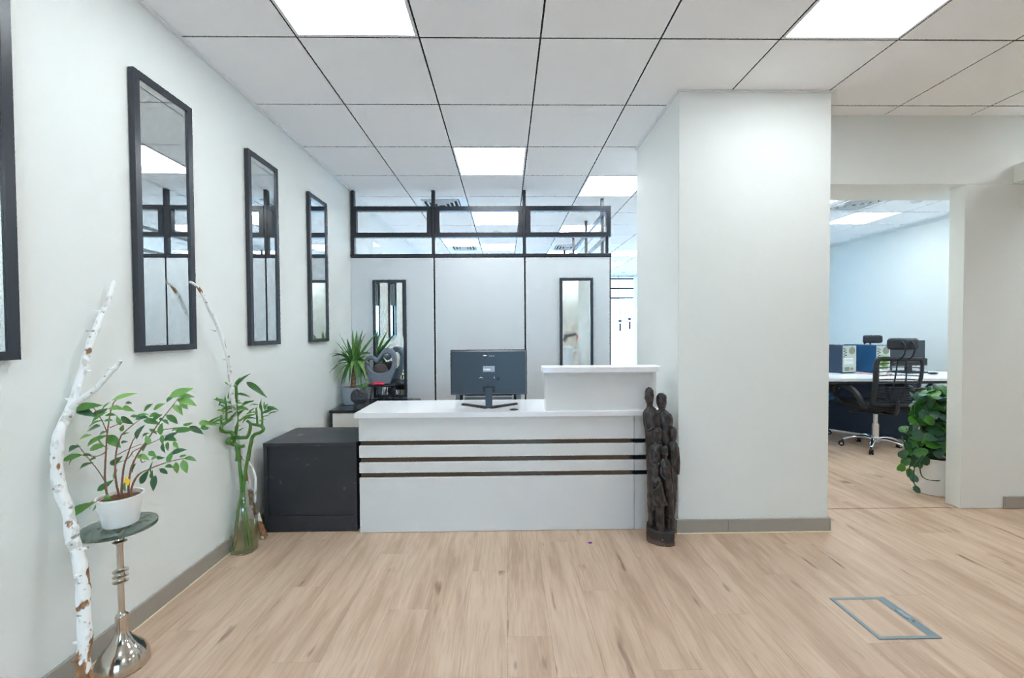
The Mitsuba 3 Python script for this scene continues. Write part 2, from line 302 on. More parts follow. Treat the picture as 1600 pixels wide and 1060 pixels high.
BAMBOO_LOW = [[[-1.536,2.36,0.594],[-1.53,2.36,0.475],[-1.523,2.36,0.356],[-1.549,2.36,0.214],[-1.562,2.36,0.131],[-1.565,2.319,0.016]],[[-1.481,2.36,0.558],[-1.504,2.36,0.428],[-1.513,2.36,0.356],[-1.51,2.36,0.261],[-1.497,2.36,0.165],[-1.475,2.36,0.028]],[[-1.543,2.38,0.469],[-1.533,2.38,0.349],[-1.531,2.38,0.229],[-1.517,2.38,0.096],[-1.515,2.38,0.012]]]
YUCCA_TIPS = [[-1.55,3.601,1.06],[-1.55,3.608,0.896],[-1.55,3.73,1.184],[-1.54,3.81,1.244],[-1.55,3.655,1.039],[-1.55,3.731,0.811],[-1.514,3.853,0.783],[-1.456,3.813,0.763],[-1.434,3.856,1.274],[-1.427,3.956,1.268],[-1.395,4.03,1.287],[-1.316,3.891,1.261],[-1.23,3.895,1.235],[-1.248,3.908,1.134],[-1.342,3.977,1.01],[-1.36,4.004,0.879],[-1.381,4.045,0.77],[-1.3,3.898,0.775],[-1.55,3.909,1.13],[-1.55,3.861,1.082],[-1.55,3.981,0.883],[-1.387,3.86,0.756],[-1.408,4.026,1.19],[-1.393,3.931,1.242],[-1.485,3.989,1.165],[-1.517,3.939,1.192],[-1.272,3.882,1.079],[-1.302,3.929,0.95],[-1.55,3.796,0.974],[-1.435,3.811,0.874],[-1.395,3.938,0.835],[-1.363,3.924,0.963],[-1.535,4.017,1.074],[-1.381,3.805,1.12]]
YUCCA_TRUNK = [[-1.463,3.93,0.715],[-1.455,3.93,0.811],[-1.444,3.93,0.925]]
POTHOS_LEAVES = [[3.225,3.053,0.794,0.053,200],[3.258,3.038,0.816,0.053,20],[3.165,3.062,0.745,0.093,40],[3.358,3.091,0.753,0.067,0],[3.136,3.045,0.679,0.092,60],[3.299,3.054,0.62,0.119,10],[3.226,3.038,0.679,0.092,30],[3.143,3.065,0.606,0.093,20],[3.116,2.985,0.595,0.09,-60],[3.1,3.05,0.568,0.079,30],[3.186,3.078,0.505,0.106,-80],[3.199,2.972,0.503,0.103,10],[3.316,3.148,0.473,0.095,-60],[3.034,3.067,0.495,0.053,50],[3.081,3.086,0.483,0.06,80],[3.063,3.026,0.498,0.059,10],[3.008,3.04,0.419,0.059,-20],[3.075,3.024,0.423,0.065,60],[3.017,2.94,0.472,0.076,-80],[2.972,3.002,0.321,0.058,60],[3.026,3.022,0.383,0.052,60],[3.317,3.119,0.31,0.121,20],[3.167,2.966,0.41,0.103,10],[3.192,3.082,0.364,0.08,0],[3.121,2.985,0.27,0.064,-80],[3.06,3.006,0.264,0.078,80],[3.009,3.017,0.261,0.059,60],[3.087,3.061,0.267,0.053,0],[3.066,3.045,0.154,0.059,-90],[3.219,3.051,0.123,0.092,-50],[3.251,3.03,0.227,0.105,30],[3.224,2.99,0.199,0.09,10],[3.296,3.037,0.099,0.066,0],[3.277,3.133,0.071,0.054,10],[3.058,2.974,0.057,0.051,-20],[3.184,3.091,0.059,0.047,80],[2.98,3.023,0.211,0.052,90],[3.066,3.017,0.137,0.046,90],[3.265,3.001,0.058,0.039,10],[3.056,2.95,0.349,0.076,40],[3.306,3.136,0.277,0.081,-20],[3.254,3.01,0.548,0.091,-30],[3.224,2.969,0.436,0.077,-60],[2.993,2.93,0.529,0.076,-40],[3.061,2.943,0.445,0.064,-80],[3.149,2.977,0.57,0.077,-40],[3.296,3.022,0.366,0.065,-80],[3.208,3.062,0.758,0.053,10],[3.363,3.146,0.559,0.082,-70],[3.111,3.08,0.436,0.053,-10],[3.033,3.022,0.335,0.052,30],[3.109,3.055,0.324,0.066,-60],[3.39,3.133,0.248,0.081,-30],[3.125,2.952,0.455,0.077,0],[3.225,3.118,0.622,0.067,-20],[3.176,3.017,0.643,0.078,-50],[3.336,3.102,0.681,0.067,-20],[3.096,3.001,0.238,0.065,-70],[3.342,3.068,0.659,0.08,60],[3.17,3.042,0.472,0.079,40],[3.024,2.953,0.402,0.064,-30],[3.32,3.097,0.429,0.08,-50],[3.279,3.111,0.355,0.081,-80],[3.156,3.036,0.557,0.079,10],[3.262,3.015,0.341,0.078,30],[3.226,3.138,0.533,0.068,70],[3.205,3.012,0.26,0.078,-60]]
POTHOS_VINES = [[[3.118,3.01,0.31],[3.063,3.01,0.317],[3.036,3.01,0.263],[3.024,3.01,0.153]],[[3.031,2.9,0.338],[2.992,2.9,0.272],[3.007,2.9,0.193],[3.06,2.9,0.159],[3.141,2.9,0.152]],[[3.049,2.93,0.335],[2.983,2.93,0.236],[2.978,2.93,0.142],[3.026,2.93,0.082]],[[3.194,3.03,0.337],[3.136,3.03,0.503],[3.079,3.03,0.641],[3.133,3.03,0.75]],[[3.304,3.08,0.322],[3.315,3.08,0.489],[3.313,3.08,0.657],[3.283,3.08,0.769]],[[3.139,3.03,0.31],[3.054,3.03,0.422],[2.998,3.03,0.436]],[[3.16,3.05,0.304],[3.074,3.05,0.444],[3.038,3.05,0.499]]]
BIRCH = [[-1.426,1.385,0.031],[-1.435,1.39,0.133],[-1.451,1.405,0.343],[-1.474,1.415,0.493],[-1.522,1.425,0.645],[-1.552,1.43,0.777],[-1.552,1.438,0.908],[-1.559,1.48,0.989],[-1.551,1.51,1.1],[-1.546,1.545,1.203],[-1.554,1.6,1.336],[-1.557,1.63,1.408],[-1.562,1.655,1.468]]
BIRCH_SIDE = [[-1.564,1.48,0.985],[-1.527,1.48,1.016],[-1.472,1.49,1.063],[-1.431,1.5,1.11],[-1.398,1.51,1.16]]
BIRCH2 = [[-1.478,2.5,0.015],[-1.515,2.5,0.106],[-1.532,2.48,0.233],[-1.545,2.44,0.423],[-1.55,2.38,0.667],[-1.536,2.32,0.899],[-1.527,2.28,1.065],[-1.512,2.23,1.173],[-1.513,2.19,1.267],[-1.512,2.13,1.365],[-1.513,2.08,1.446],[-1.512,2.03,1.495],[-1.514,2.0,1.504]]
BIRCH2_TWIG = [[-1.519,2.47,0.179],[-1.501,2.45,0.303],[-1.487,2.43,0.406],[-1.505,2.42,0.475],[-1.537,2.4,0.527],[-1.574,2.38,0.574]]
BIRCH2_TWIG2 = [[-1.507,2.19,1.26],[-1.526,2.17,1.27],[-1.535,2.15,1.277]]

# ------------------------------------------------------------------ measures of the place (metres)
H = 2.711                     # ceiling
XL, XR = -1.59, 5.65          # left wall, far right wall
YP = 4.25                     # the glazed partition behind the desk
YW = 2.776                    # the wall with the opening
YB, YF = -4.0, 10.8           # shop front behind the camera, window wall at the far end
GX, GY, GS = -1.0176, 2.059, 0.6

# ------------------------------------------------------------------ floor
struct('floor', cat(box(XL - .1, XR + .1, YB - .1, YF + .1, -0.12, -0.012)), 'subfloor', 'pale oak plank floor')
put('field', cat(box(XL, XR, YB, 0.3, -0.012, 0), box(XL, 2.0, 4.3, YF, -0.012, 0), box(2.0, 3.4, 4.5, YF, -0.012, 0), box(1.06, 2.0, 2.85, 4.3, -0.012, 0), box(3.55, XR, 7.2, 7.4, -0.012, 0)), 'wood', parent='floor')
plank = lambda: box(-PW / 2 + .0002, PW / 2 - .0002, -PL_ / 2 + .0002, PL_ / 2 - .0002, -0.0118, 0, 0.0005)


def lay(x0, x1, y0, y1):
    for i in range(int(math.floor(x0 / PW)), int(math.ceil(x1 / PW))):
        off = ((i + 20) * 0.381966 % 1.0) * PL_
        for j in range(-6, 12):
            ya, yb = j * PL_ - off, (j + 1) * PL_ - off
            xa, xb = i * PW, (i + 1) * PW
            if yb <= y0 + .01 or ya >= y1 - .01: continue
            if xa >= x0 - 1e-6 and xb <= x1 + 1e-6 and ya >= y0 and yb <= y1:
                put('plank', plank, 'wood', parent='floor', share='plank', world=T().translate([(xa + xb) / 2, (ya + yb) / 2, 0]))
            else:
                put('plank', box(max(xa, x0) + .0002, min(xb, x1) - .0002, max(ya, y0) + .0002, min(yb, y1) - .0002, -0.0118, 0, 0.0005), 'wood', parent='floor')


lay(XL, 4.5, 0.3, 2.60)
lay(XL, -0.9, 2.60, 4.24)
lay(2.0, 4.5, 2.60, 2.80)
lay(2.05, XR, 2.86, 7.2)
put('field', cat(box(4.5, XR, 0.3, 2.80, -0.012, 0), box(-0.9, 1.06, 2.60, 4.24, -0.012, 0)), 'wood', parent='floor')
struct('trim_1', box(2.02, 3.15, 2.802, 2.858, -0.01, 0.004, 0.002), 'wood', 'flat wooden threshold strip in the opening to the office')

# ------------------------------------------------------------------ ceiling: tiles in a grid, lamps and grilles in some of the cells
struct('ceiling', box(XL - .1, XR + .1, YB - .1, YF + .1, H + 0.0024, H + 0.1), 'tile_gap', 'suspended ceiling of square white tiles')
lobby = unary_union([rect2(XL, 1.459, XR, YW), rect2(XL, 1.459, 2.0, YF), rect2(2.0, 4.5, 3.4, YF)]).difference(rect2(1.06, 2.497, 2.0, 3.295)).difference(rect2(1.9, 3.29, 2.0, 4.5))
office = unary_union([rect2(2.05, 3.12, XR, 4.4), rect2(3.5, 3.12, XR, 7.3)])
LAMPS = {(0, -1): 'over the plant table at the top left', (4, -1): 'at the top right in front of the column', (8, -1): 'beyond the right edge, lobby side',
         (1, 2): 'above the desk in front of the black partition', (3, 3): 'cut off by the column, left of its top',
         (1, 5): 'seen through the middle upper window of the partition', (1, 8): 'seen through the clear strip below the middle upper window', (3, 6): 'seen through the right upper window of the partition',
         (5, 9): 'far off right of the partition, nearer of two', (5, 11): 'far off right of the partition, farther of two', (3, 9): 'far back beyond the partition top',
         (9, 5): 'in the office seen through the wall opening', (7, 4): 'in the office, cut off by the column edge'}
GRILLES = {(0, 4): 'first white air grille behind the partition posts', (0, 8): 'white air grille far back, through the lower clear strip', (8, 4): 'white air grille in the office ceiling', (3, 8): 'white air grille far back near the partition corner'}
tile = lambda: box(-.2955, .2955, -.2955, .2955, 0, 0.0022, 0.0006)
for i in range(-1, 12):
    for j in range(-1, 15):
        x0, y0 = GX + i * GS, GY + j * GS
        cx, cy = x0 + .3, y0 + .3
        if (i, j) in LAMPS or (i, j) in ((6, 2), (10, 2)) or (i, j) in GRILLES: continue
        for region in (lobby, office):
            c = rect2(x0 + .0045, y0 + .0045, x0 + .5955, y0 + .5955)
            g = c.intersection(region)
            if g.area < 0.004: continue
            if g.area > c.area - 1e-6:
                put('tile', tile, 'tile', parent='ceiling', share='tile', world=T().translate([cx, cy, H]))
            else:
                for q in getattr(g, 'geoms', [g]):
                    put('tile', prism(q, H, H + .0022), 'tile', parent='ceiling')
for i in range(-1, 12):
    for j in range(-6, -1):
        x0, y0 = GX + i * GS, GY + j * GS
        if (i, j) in ((0, -4), (8, -4), (4, -6)) : continue
        a, b = max(x0 + .0035, XL), min(x0 + .5965, XR)
        if b - a > .02: put('tile', box(a, b, y0 + .0035, y0 + .5965, H, H + .0022, .0006), 'tile', parent='ceiling')


def lamp(i, j, label):
    x0, y0 = GX + i * GS, GY + j * GS
    k = thing('ceiling_light', label, 'ceiling light', 'square ceiling light panels')
    fr = lambda: cat(box(.004, .596, .004, .018, 0, .006), box(.004, .596, .582, .596, 0, .006), box(.004, .018, .018, .582, 0, .006), box(.582, .596, .018, .582, 0, .006))
    put('frame', fr, 'grid_white', parent=k, share='lamp_frame', world=T().translate([x0, y0, H - .001]))
    q = trimesh.Trimesh([[.018, .018, 0], [.582, .018, 0], [.582, .582, 0], [.018, .582, 0]], [[0, 2, 1], [0, 3, 2]], process=False)
    put('diffuser', q, 'print_white', parent=k, world=T().translate([x0, y0, H + .001]), emitter={'type': 'area', 'radiance': {'type': 'rgb', 'value': list(LAMP)}})


for (i, j), w in LAMPS.items(): lamp(i, j, 'lit white square ceiling panel ' + w)
for i, j, w in ((0, -4, 'by the left wall'), (8, -4, 'far to the right'), (4, -6, 'near the shop door')): lamp(i, j, 'lit white square ceiling panel behind the camera ' + w)
for i, j, w in ((6, 2, 'nearer the column'), (10, 2, 'nearer the office side wall')): lamp(i, j, 'lit white office ceiling panel hidden by the deep lintel, ' + w)


def grille(i, j, label):
    x0, y0 = GX + i * GS, GY + j * GS
    k = thing('air_grille', label, 'air vent')
    put('plate', cat(box(.004, .596, .004, .09, 0, .006, .002), box(.004, .596, .51, .596, 0, .006, .002), box(.004, .09, .09, .51, 0, .006, .002), box(.51, .596, .09, .51, 0, .006, .002)), 'grille', parent=k, world=T().translate([x0, y0, H]))
    put('duct', box(.09, .51, .09, .51, 0, .001), 'tile_gap', parent=k, world=T().translate([x0, y0, H + .0006]))
    for q in range(4):
        a = .10 + q * .05
        w = .012
        ring = cat(box(a, .6 - a, a, a + w, -.012, .003), box(a, .6 - a, .6 - a - w, .6 - a, -.012, .003), box(a, a + w, a + w, .6 - a - w, -.012, .003), box(.6 - a - w, .6 - a, a + w, .6 - a - w, -.012, .003))
        put('louver', ring, 'grille', parent=k, world=T().translate([x0, y0, H]))


for (i, j), w in GRILLES.items(): grille(i, j, w)

# ------------------------------------------------------------------ walls
struct('wall_left', box(XL - .1, XL, YB, YF, 0, H + .01), 'wall', 'plain white wall with the row of tall mirrors')
struct('wall_column', box(1.06, 2.0, 2.497, 3.295, 0, H + .01, .004), 'wall', 'square white column right of the reception desk')
struct('wall_right', cat(box(2.0, 2.1, YW, YW + .1, 0, 2.243), box(3.155, XR, YW, YW + .1, 0, 2.243, .003), box(2.0, XR, YW, 3.12, 2.243, H + .01, .003)), 'wall', 'white wall with the opening into the office')
struct('wall_office', cat(box(XR, XR + .1, YB, 7.4, 0, H + .01), box(3.4, 5.65, 7.3, 7.4, 0, .8), box(3.4, 5.65, 7.3, 7.4, 2.5, H + .01), box(3.4, 3.6, 7.3, 7.4, .8, 2.5), box(5.5, 5.65, 7.3, 7.4, .8, 2.5), box(1.95, 2.05, 3.3, 4.4, 0, H + .01), box(2.05, 3.5, 4.4, 4.5, 0, H + .01), box(3.4, 3.5, 4.5, YF, 0, H + .01)), 'wall', 'pale wall of the office')
struct('wall_front', cat(box(.75, 2.3, -1.7, -1.6, 0, H + .01), box(1.8, 1.9, -1.6, -.3, 0, H + .01)), 'wall')
struct('wall_far', box(XL, 3.5, YF, YF + .1, 2.66, H + .01), 'wall')
struct('trim_2', box(XL, XL + .018, 1.3, YP, H - .012, H - .001), 'grid_white', 'thin white angle where the left wall meets the ceiling')
struct('trim_3', cat(box(1.045, 2.012, 2.485, 2.497, H - .012, H - .001), box(1.045, 1.06, 2.497, 3.295, H - .012, H - .001)), 'grid_white', 'thin white angle round the top of the column')
struct('trim_4', box(XR - .02, XR, 3.12, 7.3, H - .05, H - .035), 'grid_white', 'thin strip below the office ceiling')
struct('trim_5', box(3.485, 3.8, 2.0, YW, 2.25, 2.375, .004), 'wall', 'grey box beam running out from the wall at the right edge')
struct('baseboard_left', box(XL, XL + .012, YB, 3.62, 0.003, .088, .002), 'baseboard', 'grey baseboard along the left wall')
put('sealant', tube([(XL + .013, YB, .003), (XL + .013, 3.6, .003)], .004, 6), 'grout', parent='baseboard_left')
k = struct('baseboard_column', label='grey tiled baseboard round the column')
put('tile', box(1.048, 1.368, 2.485, 2.497, .004, .086, .002), 'baseboard', parent=k)
put('tile', box(1.3695, 2.0, 2.485, 2.497, .004, .086, .002), 'baseboard', parent=k)
put('tile', box(1.048, 1.06, 2.497, 3.295, .004, .086, .002), 'baseboard', parent=k)
put('tile', box(2.0, 2.012, 2.485, YW, .004, .086, .002), 'baseboard', parent=k)
put('sealant', tube([(1.046, 2.482, .003), (2.014, 2.482, .003)], .004, 6), 'grout', parent=k)
struct('baseboard_right', box(3.456, XR, YW - .012, YW, .003, .086, .002), 'baseboard', 'grey baseboard at the right edge')
struct('baseboard_office', box(XR - .012, XR, 2.9, 7.3, .003, .086, .002), 'baseboard')

# windows: the far end and the shop front behind the camera, both to daylight
k = struct('window_1', label='bright far window with thin dark bars beyond the partition')
put('pane', box(XL, 3.4, YF + .048, YF + .052, .02, 2.66), 'pane', parent=k)
for z in (2.62, 2.365, 2.115): put('bar', box(XL, 3.4, YF + .02, YF + .08, z - .018, z + .018), 'black_frame', parent=k)
put('bar', box(XL, 3.4, YF + .02, YF + .08, 0, .04), 'black_frame', parent=k)
k = struct('window_3', label='office window out of sight of the opening')
put('pane', box(3.6, 5.5, 7.345, 7.35, .8, 2.5), 'pane', parent=k)
for x in (3.63, 4.55, 5.47): put('bar', box(x - .03, x + .03, 7.32, 7.38, .8, 2.5), 'black_frame', parent=k)
k = struct('window_2', label='glazed shop door behind the camera')
put('pane', box(-.6, 1.4, YB - .055, YB - .05, .02, 2.05), 'pane', parent=k)
for x in (-.62, .4, 1.42): put('mullion', box(x - .03, x + .03, YB - .1, YB, 0, 2.05), 'black_frame', parent=k)
struct('wall_rear', cat(box(XL, XR, YB - .1, YB, 2.05, H + .01), box(XL, -.65, YB - .1, YB, 0, 2.05), box(1.45, XR, YB - .1, YB, 0, 2.05)), 'wall')

# the black-framed glazed partition
k = struct('wall_back', label='white panelled partition with black framed glazing on top')
J = (-.732, .204)
for a, b in ((XL + .002, J[0] - .008), (J[0] + .008, J[1] - .008), (J[1] + .008, 1.085)): put('panel', box(a, b, YP, YP + .05, 0.0, 2.02, .0015), 'panel', parent=k)
for x in J: put('seam', box(x - .0078, x + .0078, YP + .003, YP + .04, 0, 2.02), 'seam', parent=k)
put('end_trim', box(1.085, 1.095, YP, YP + .06, 0, 2.02), 'black_metal', parent=k)
put('rail', box(XL + .002, 1.105, YP - .008, YP + .06, 2.022, 2.057, .002), 'black_metal', parent=k)
for x in (XL + .026, -.738, .2): put('post', box(x - .0165, x + .0165, YP - .002, YP + .05, 2.057, H, .002), 'black_metal', parent=k)
put('post', box(1.048, 1.078, YP + .02, YP + .05, 2.057, 2.23, .002), 'black_metal', parent=k)
for a, b in ((-1.572, -.7575), (-.7185, .1815), (.2185, 1.097)):
    u = put('upper_window', cat(*frame4(a, b, 2.230, 2.546, .046, YP - .004, YP + .046)), 'black_metal', parent=k)
    put('pane', box(a + .046, b - .046, YP + .018, YP + .022, 2.276, 2.5), 'pane', parent=u)
for a, b in ((XL + .045, -.757), (-.72, .182), (.218, 1.047)): put('pane', box(a, b, YP + .018, YP + .022, 2.058, 2.229), 'pane', parent=k)
k = struct('wall_return', label='partition wing receding along the passage, with grey posts on top')
put('panel', box(1.05, 1.085, YP + .06, 8.2, 0, 2.02), 'panel', parent=k)
put('rail', box(1.045, 1.09, YP + .06, 8.2, 2.022, 2.057), 'black_metal', parent=k)
for y in (4.52, 5.43, 6.44, 7.41): put('post', box(1.06, 1.09, y, y + .034, 2.057, H), 'black_metal', parent=k)
for z in (2.25, 2.525): put('rail', box(1.06, 1.09, YP + .06, 8.2, z - .018, z + .018), 'black_metal', parent=k)

# ------------------------------------------------------------------ mirrors
def mirror(x0, x1, z0, z1, label, world=None):
    k = thing('wall_mirror', label, 'mirror', 'tall black framed mirrors')
    for m, nm in zip(frame4(x0, x1, z0, z1, .028, 0, .024), ('frame_top', 'frame_bottom', 'frame_side', 'frame_side')): put(nm, m, 'black_frame', parent=k, world=world)
    put('glass', box(x0 + .027, x1 - .027, .008, .0125, z0 + .027, z1 - .027), 'mirror', parent=k, world=world)


def on_left(y0, turn=0.0):    # from the xz plane (front towards -y) to the left wall (front towards +x)
    return T().translate([XL + .004, y0, 0]).rotate([0, 0, 1], 90 + turn).translate([0, -.024, 0])


for y0, y1, t, w in ((1.008, 1.343, 0, 'tall black framed mirror cut off by the left edge of the picture'), (1.773, 2.103, 0.9, 'tall black framed mirror above the potted ficus, second from the front'),
                     (2.543, 2.876, 0.6, 'tall black framed mirror above the low black cabinet, third from the front'), (3.320, 3.655, 0.3, 'tall black framed mirror nearest the partition on the left wall')):
    mirror(0, y1 - y0, 1.177, 2.385, w, on_left(y0, t).translate([0, 0, 0]))
mirror(-1.361, -1.021, .58, 1.79, 'black framed mirror behind the grey heart sculpture', T().translate([0, YP - .026, 0]))
mirror(.561, .907, .59, 1.802, 'black framed mirror above the raised desk counter, reflecting a white snowman', T().translate([0, YP - .026, 0]))

# ------------------------------------------------------------------ reception desk
k = thing('reception_desk', 'white reception desk with three dark glossy stripes and a raised counter', 'desk')
put('body', cat(box(-.90, .80, 2.575, 2.60, .002, .725), box(-.905, -.885, 2.575, 2.97, .002, .725), box(.80, .95, 2.575, 2.62, .002, .725), box(.93, .95, 2.62, 2.97, .002, .725)), 'seam', parent=k)
for z0, z1, nm in ((.002, .346, 'lower_panel'), (.376, .442, 'slat'), (.473, .548, 'slat'), (.577, .724, 'upper_panel')):
    put(nm, box(-.918, .804, 2.55, 2.575, z0, z1, .0015), 'desk_white', parent=k)
for z0, z1 in ((.346, .376), (.442, .473), (.548, .577)):
    put('stripe', box(-.912, .802, 2.566, 2.575, z0, z1), 'dark_mirror', parent=k, label='dark glossy stripe')


def rounded(x0, x1, y0, y1, r, n=10):
    a = np.linspace(-PI / 2, 0, n)
    return [(x0, y0)] + [(x1 - r + r * math.cos(t), y0 + r + r * math.sin(t)) for t in a] + [(x1, y1), (x0, y1)]


for z0, z1 in ((.002, .346), (.376, .442), (.473, .548), (.577, .724)):
    put('corner_panel', prism(rounded(.8065, .962, 2.55, 2.66, .07), z0, z1), 'desk_white', parent=k, smooth=30)
for z0, z1 in ((.346, .376), (.442, .473), (.548, .577)): put('stripe', prism(rounded(.8065, .945, 2.562, 2.65, .06), z0, z1), 'gloss_black', parent=k, smooth=30)
put('worktop', prism(rounded(-.937, .978, 2.525, 2.985, .06), .727, .757), 'desk_top', parent=k, smooth=30)
put('counter_body', prism(rounded(.249, .960, 2.545, 2.65, .06), .757, 1.002), 'desk_white', parent=k, smooth=30)
put('counter_top', prism(rounded(.226, .975, 2.495, 2.655, .075), 1.002, 1.033), 'desk_top', parent=k, smooth=30)
put('plinth_trim', box(.249, .89, 2.541, 2.545, .757, .764), 'desk_white', parent=k)
put('cable_grommet', lathe([(0, .7595), (.026, .7595), (.029, .7575), (.029, .757), (0, .757)], 28, (.05, 2.60, 0)), 'black_plastic', parent=k, smooth=40, label='round black cable grommet')

# monitor on the desk, its back to the room
k = thing('monitor', 'black desktop monitor seen from behind on the white reception desk', 'monitor')
x0, x1, z0, z1, y = -.367, .140, .836, 1.136, 2.70
put('panel', box(x0, x1, y + .012, y + .03, z0, z1, .004), 'black_plastic', parent=k)
bk = box(x0 + .004, x1 - .004, y - .012, y + .014, z0 + .004, z1 - .004)
v = bk.vertices; v[:, 0] = np.where(v[:, 1] < y, -.113 + (v[:, 0] + .113) * .97, v[:, 0]); v[:, 2] = np.where(v[:, 1] < y, .98 + (v[:, 2] - .98) * .95, v[:, 2])
put('back_shell', bk, 'monitor', parent=k)
cx = -.113
put('label_sticker', box(cx - .037, cx + .04, y - .0132, y - .012, .991, 1.03), 'sticker', parent=k, label='grey label sticker')
put('label_print', box(cx - .035, cx + .012, y - .0138, y - .0131, 1.002, 1.011), 'print_white', parent=k)
put('emblem', cat(*[lathe([(0, 0), (.016, 0), (.016, .001), (0, .001)], 24).apply_transform(trimesh.transformations.rotation_matrix(PI / 2, [1, 0, 0])).apply_translation([cx - .022, y - .0122, 1.098])]), 'black_plastic', parent=k)
put('emblem_mark', cat(box(cx - .036, cx - .012, y - .0142, y - .0131, 1.094, 1.1), box(cx - .032, cx - .016, y - .0142, y - .0131, 1.1, 1.103), box(cx + .004, cx + .008, y - .0142, y - .0121, 1.092, 1.101), box(cx + .014, cx + .022, y - .0142, y - .0121, 1.093, 1.097), box(cx + .028, cx + .036, y - .0142, y - .0121, 1.093, 1.098)), 'print_white', parent=k)
put('socket', cat(box(cx - .063, cx - .035, y - .0132, y - .012, .946, .958), box(cx + .03, cx + .042, y - .0132, y - .012, .946, .957), box(cx + .052, cx + .072, y - .0132, y - .012, .934, .957)), 'black_plastic', parent=k)
put('plug_pin', cat(tube([(cx - .06, y - .0135, .948), (cx - .056, y - .0135, .954), (cx - .042, y - .0135, .954), (cx - .038, y - .0135, .949)], .002, 6), box(cx + .034, cx + .039, y - .0145, y - .013, .948, .956)), 'print_white', parent=k)
put('mount_plate', box(cx - .038, cx + .04, y - .020, y - .01, .862, .896, .003), 'black_plastic', parent=k)
put('neck', prism([(cx - .021, y - .055), (cx + .023, y - .055), (cx + .023, y - .018), (cx - .021, y - .018)], .762, .891), 'monitor', parent=k)
for s, nm in ((-1, 'foot'), (1, 'foot')):
    a, b = np.array([cx + .001 + s * .012, y - .05]), np.array([cx + .001 + s * .185, y + .085])
    d = (b - a) / np.linalg.norm(b - a); n_ = np.array([-d[1], d[0]])
    put(nm, prism(Polygon([a - n_ * .019, b - n_ * .010, b + n_ * .010, a + n_ * .019]).convex_hull, .7572, .768), 'black_plastic', parent=k)

# chair behind the desk
k = thing('desk_chair', 'desk chair with slim black uprights, glimpsed behind the monitor', 'chair')
for x in (-.37, .075): put('upright', cat(box(x - .012, x + .012, 3.40, 3.425, .42, 1.05, .004)), 'black_metal', parent=k)
for x in (-.402, .107): put('side_frame', box(x - .018, x + .018, 3.405, 3.43, .42, .98, .004), 'hatch', parent=k)
put('backrest', box(-.355, .06, 3.40, 3.42, .72, 1.04, .01), 'mesh_black', parent=k)
put('back_pad', box(-.35, .055, 3.43, 3.46, .50, .715, .012), 'pot_grey', parent=k)
put('seat', box(-.40, .105, 2.99, 3.43, .40, .46, .02), 'fabric_black', parent=k)
for x in (-.38, .085):
    for yy in (3.01, 3.41): put('leg', tube([(x, yy, 0), (x, yy, .42)], .012, 10), 'black_metal', parent=k)

# ------------------------------------------------------------------ low black cabinet left of the desk
k = thing('storage_cabinet', 'low black wooden cabinet with scuffed edges, left of the white desk', 'cabinet')
a, b, y0, y1 = -1.522, -.942, 2.572, 2.985
put('top', box(a, b, y0 - .004, y1, .542, .566, .0015), 'scuffed_black', parent=k)
put('side', box(a, a + .022, y0, y1, .002, .542, .001), 'scuffed_black', parent=k)
put('side', box(b - .022, b, y0, y1, .002, .542, .001), 'scuffed_black', parent=k)
put('back_panel', box(a + .022, b - .022, y0 + .014, y0 + .03, .10, .542), 'scuffed_black', parent=k)
put('plinth', box(a + .022, b - .022, y0 + .002, y0 + .02, .002, .10, .001), 'scuffed_black', parent=k)

# low console in the corner
k = thing('console_cabinet', 'low cabinet with glossy black top and cream front in the corner behind the desk', 'cabinet')
put('top', box(-1.555, -.88, 3.60, 4.215, .548, .570, .002), 'gloss_black', parent=k)
put('carcass', cat(box(-1.553, -1.53, 3.62, 4.21, .06, .548), box(-.905, -.882, 3.62, 4.21, .06, .548), box(-1.53, -.905, 4.19, 4.21, .06, .548), box(-1.53, -.905, 3.64, 4.19, .06, .08)), 'black_metal', parent=k)
for q in range(2): put('door', box(-1.528 + q * .311, -1.220 + q * .311, 3.612, 3.63, .065, .544, .002), 'cream', parent=k)
put('plinth', box(-1.53, -.9, 3.66, 4.18, .001, .06), 'black_metal', parent=k)
ZC = .570

# yucca in a grey pot
k = thing('yucca_plant', 'spiky green yucca with a thick brown trunk in a grey pot', 'potted plant')
px_, py_ = -1.462, 3.93
put('pot', lathe([(0, ZC + .001), (.080, ZC + .001), (.086, ZC + .006), (.094, ZC + .06), (.096, ZC + .15), (.099, ZC + .152), (.099, ZC + .163), (.090, ZC + .163), (.088, ZC + .13), (0, ZC + .13)], 40, (px_, py_, 0)), 'pot_grey', parent=k, smooth=35)
put('soil', rough_up(lathe([(0, ZC + .142), (.05, ZC + .142), (.088, ZC + .138)], 24, (px_, py_, 0)), .004, 60), 'soil', parent=k)
tp = [(px_, py_, ZC + .13), (px_ + .004, py_, .80), (px_ + .016, py_, .89), (px_ + .018, py_, .945)]
put('trunk', rough_up(tube(tp, [.026, .024, .023, .018], 14, 16), .003, 60), 'trunk', parent=k, smooth=True)
head = np.array([px_ + .018, py_, .945])
extra_tips = [[head[0] + .26 * math.cos(a) * c_, head[1] + .16 * math.sin(a) * c_, head[2] + h_] for a, c_, h_ in zip(rng.uniform(0, 6.28, 16), rng.uniform(.4, .75, 16), rng.uniform(-.22, .16, 16))]
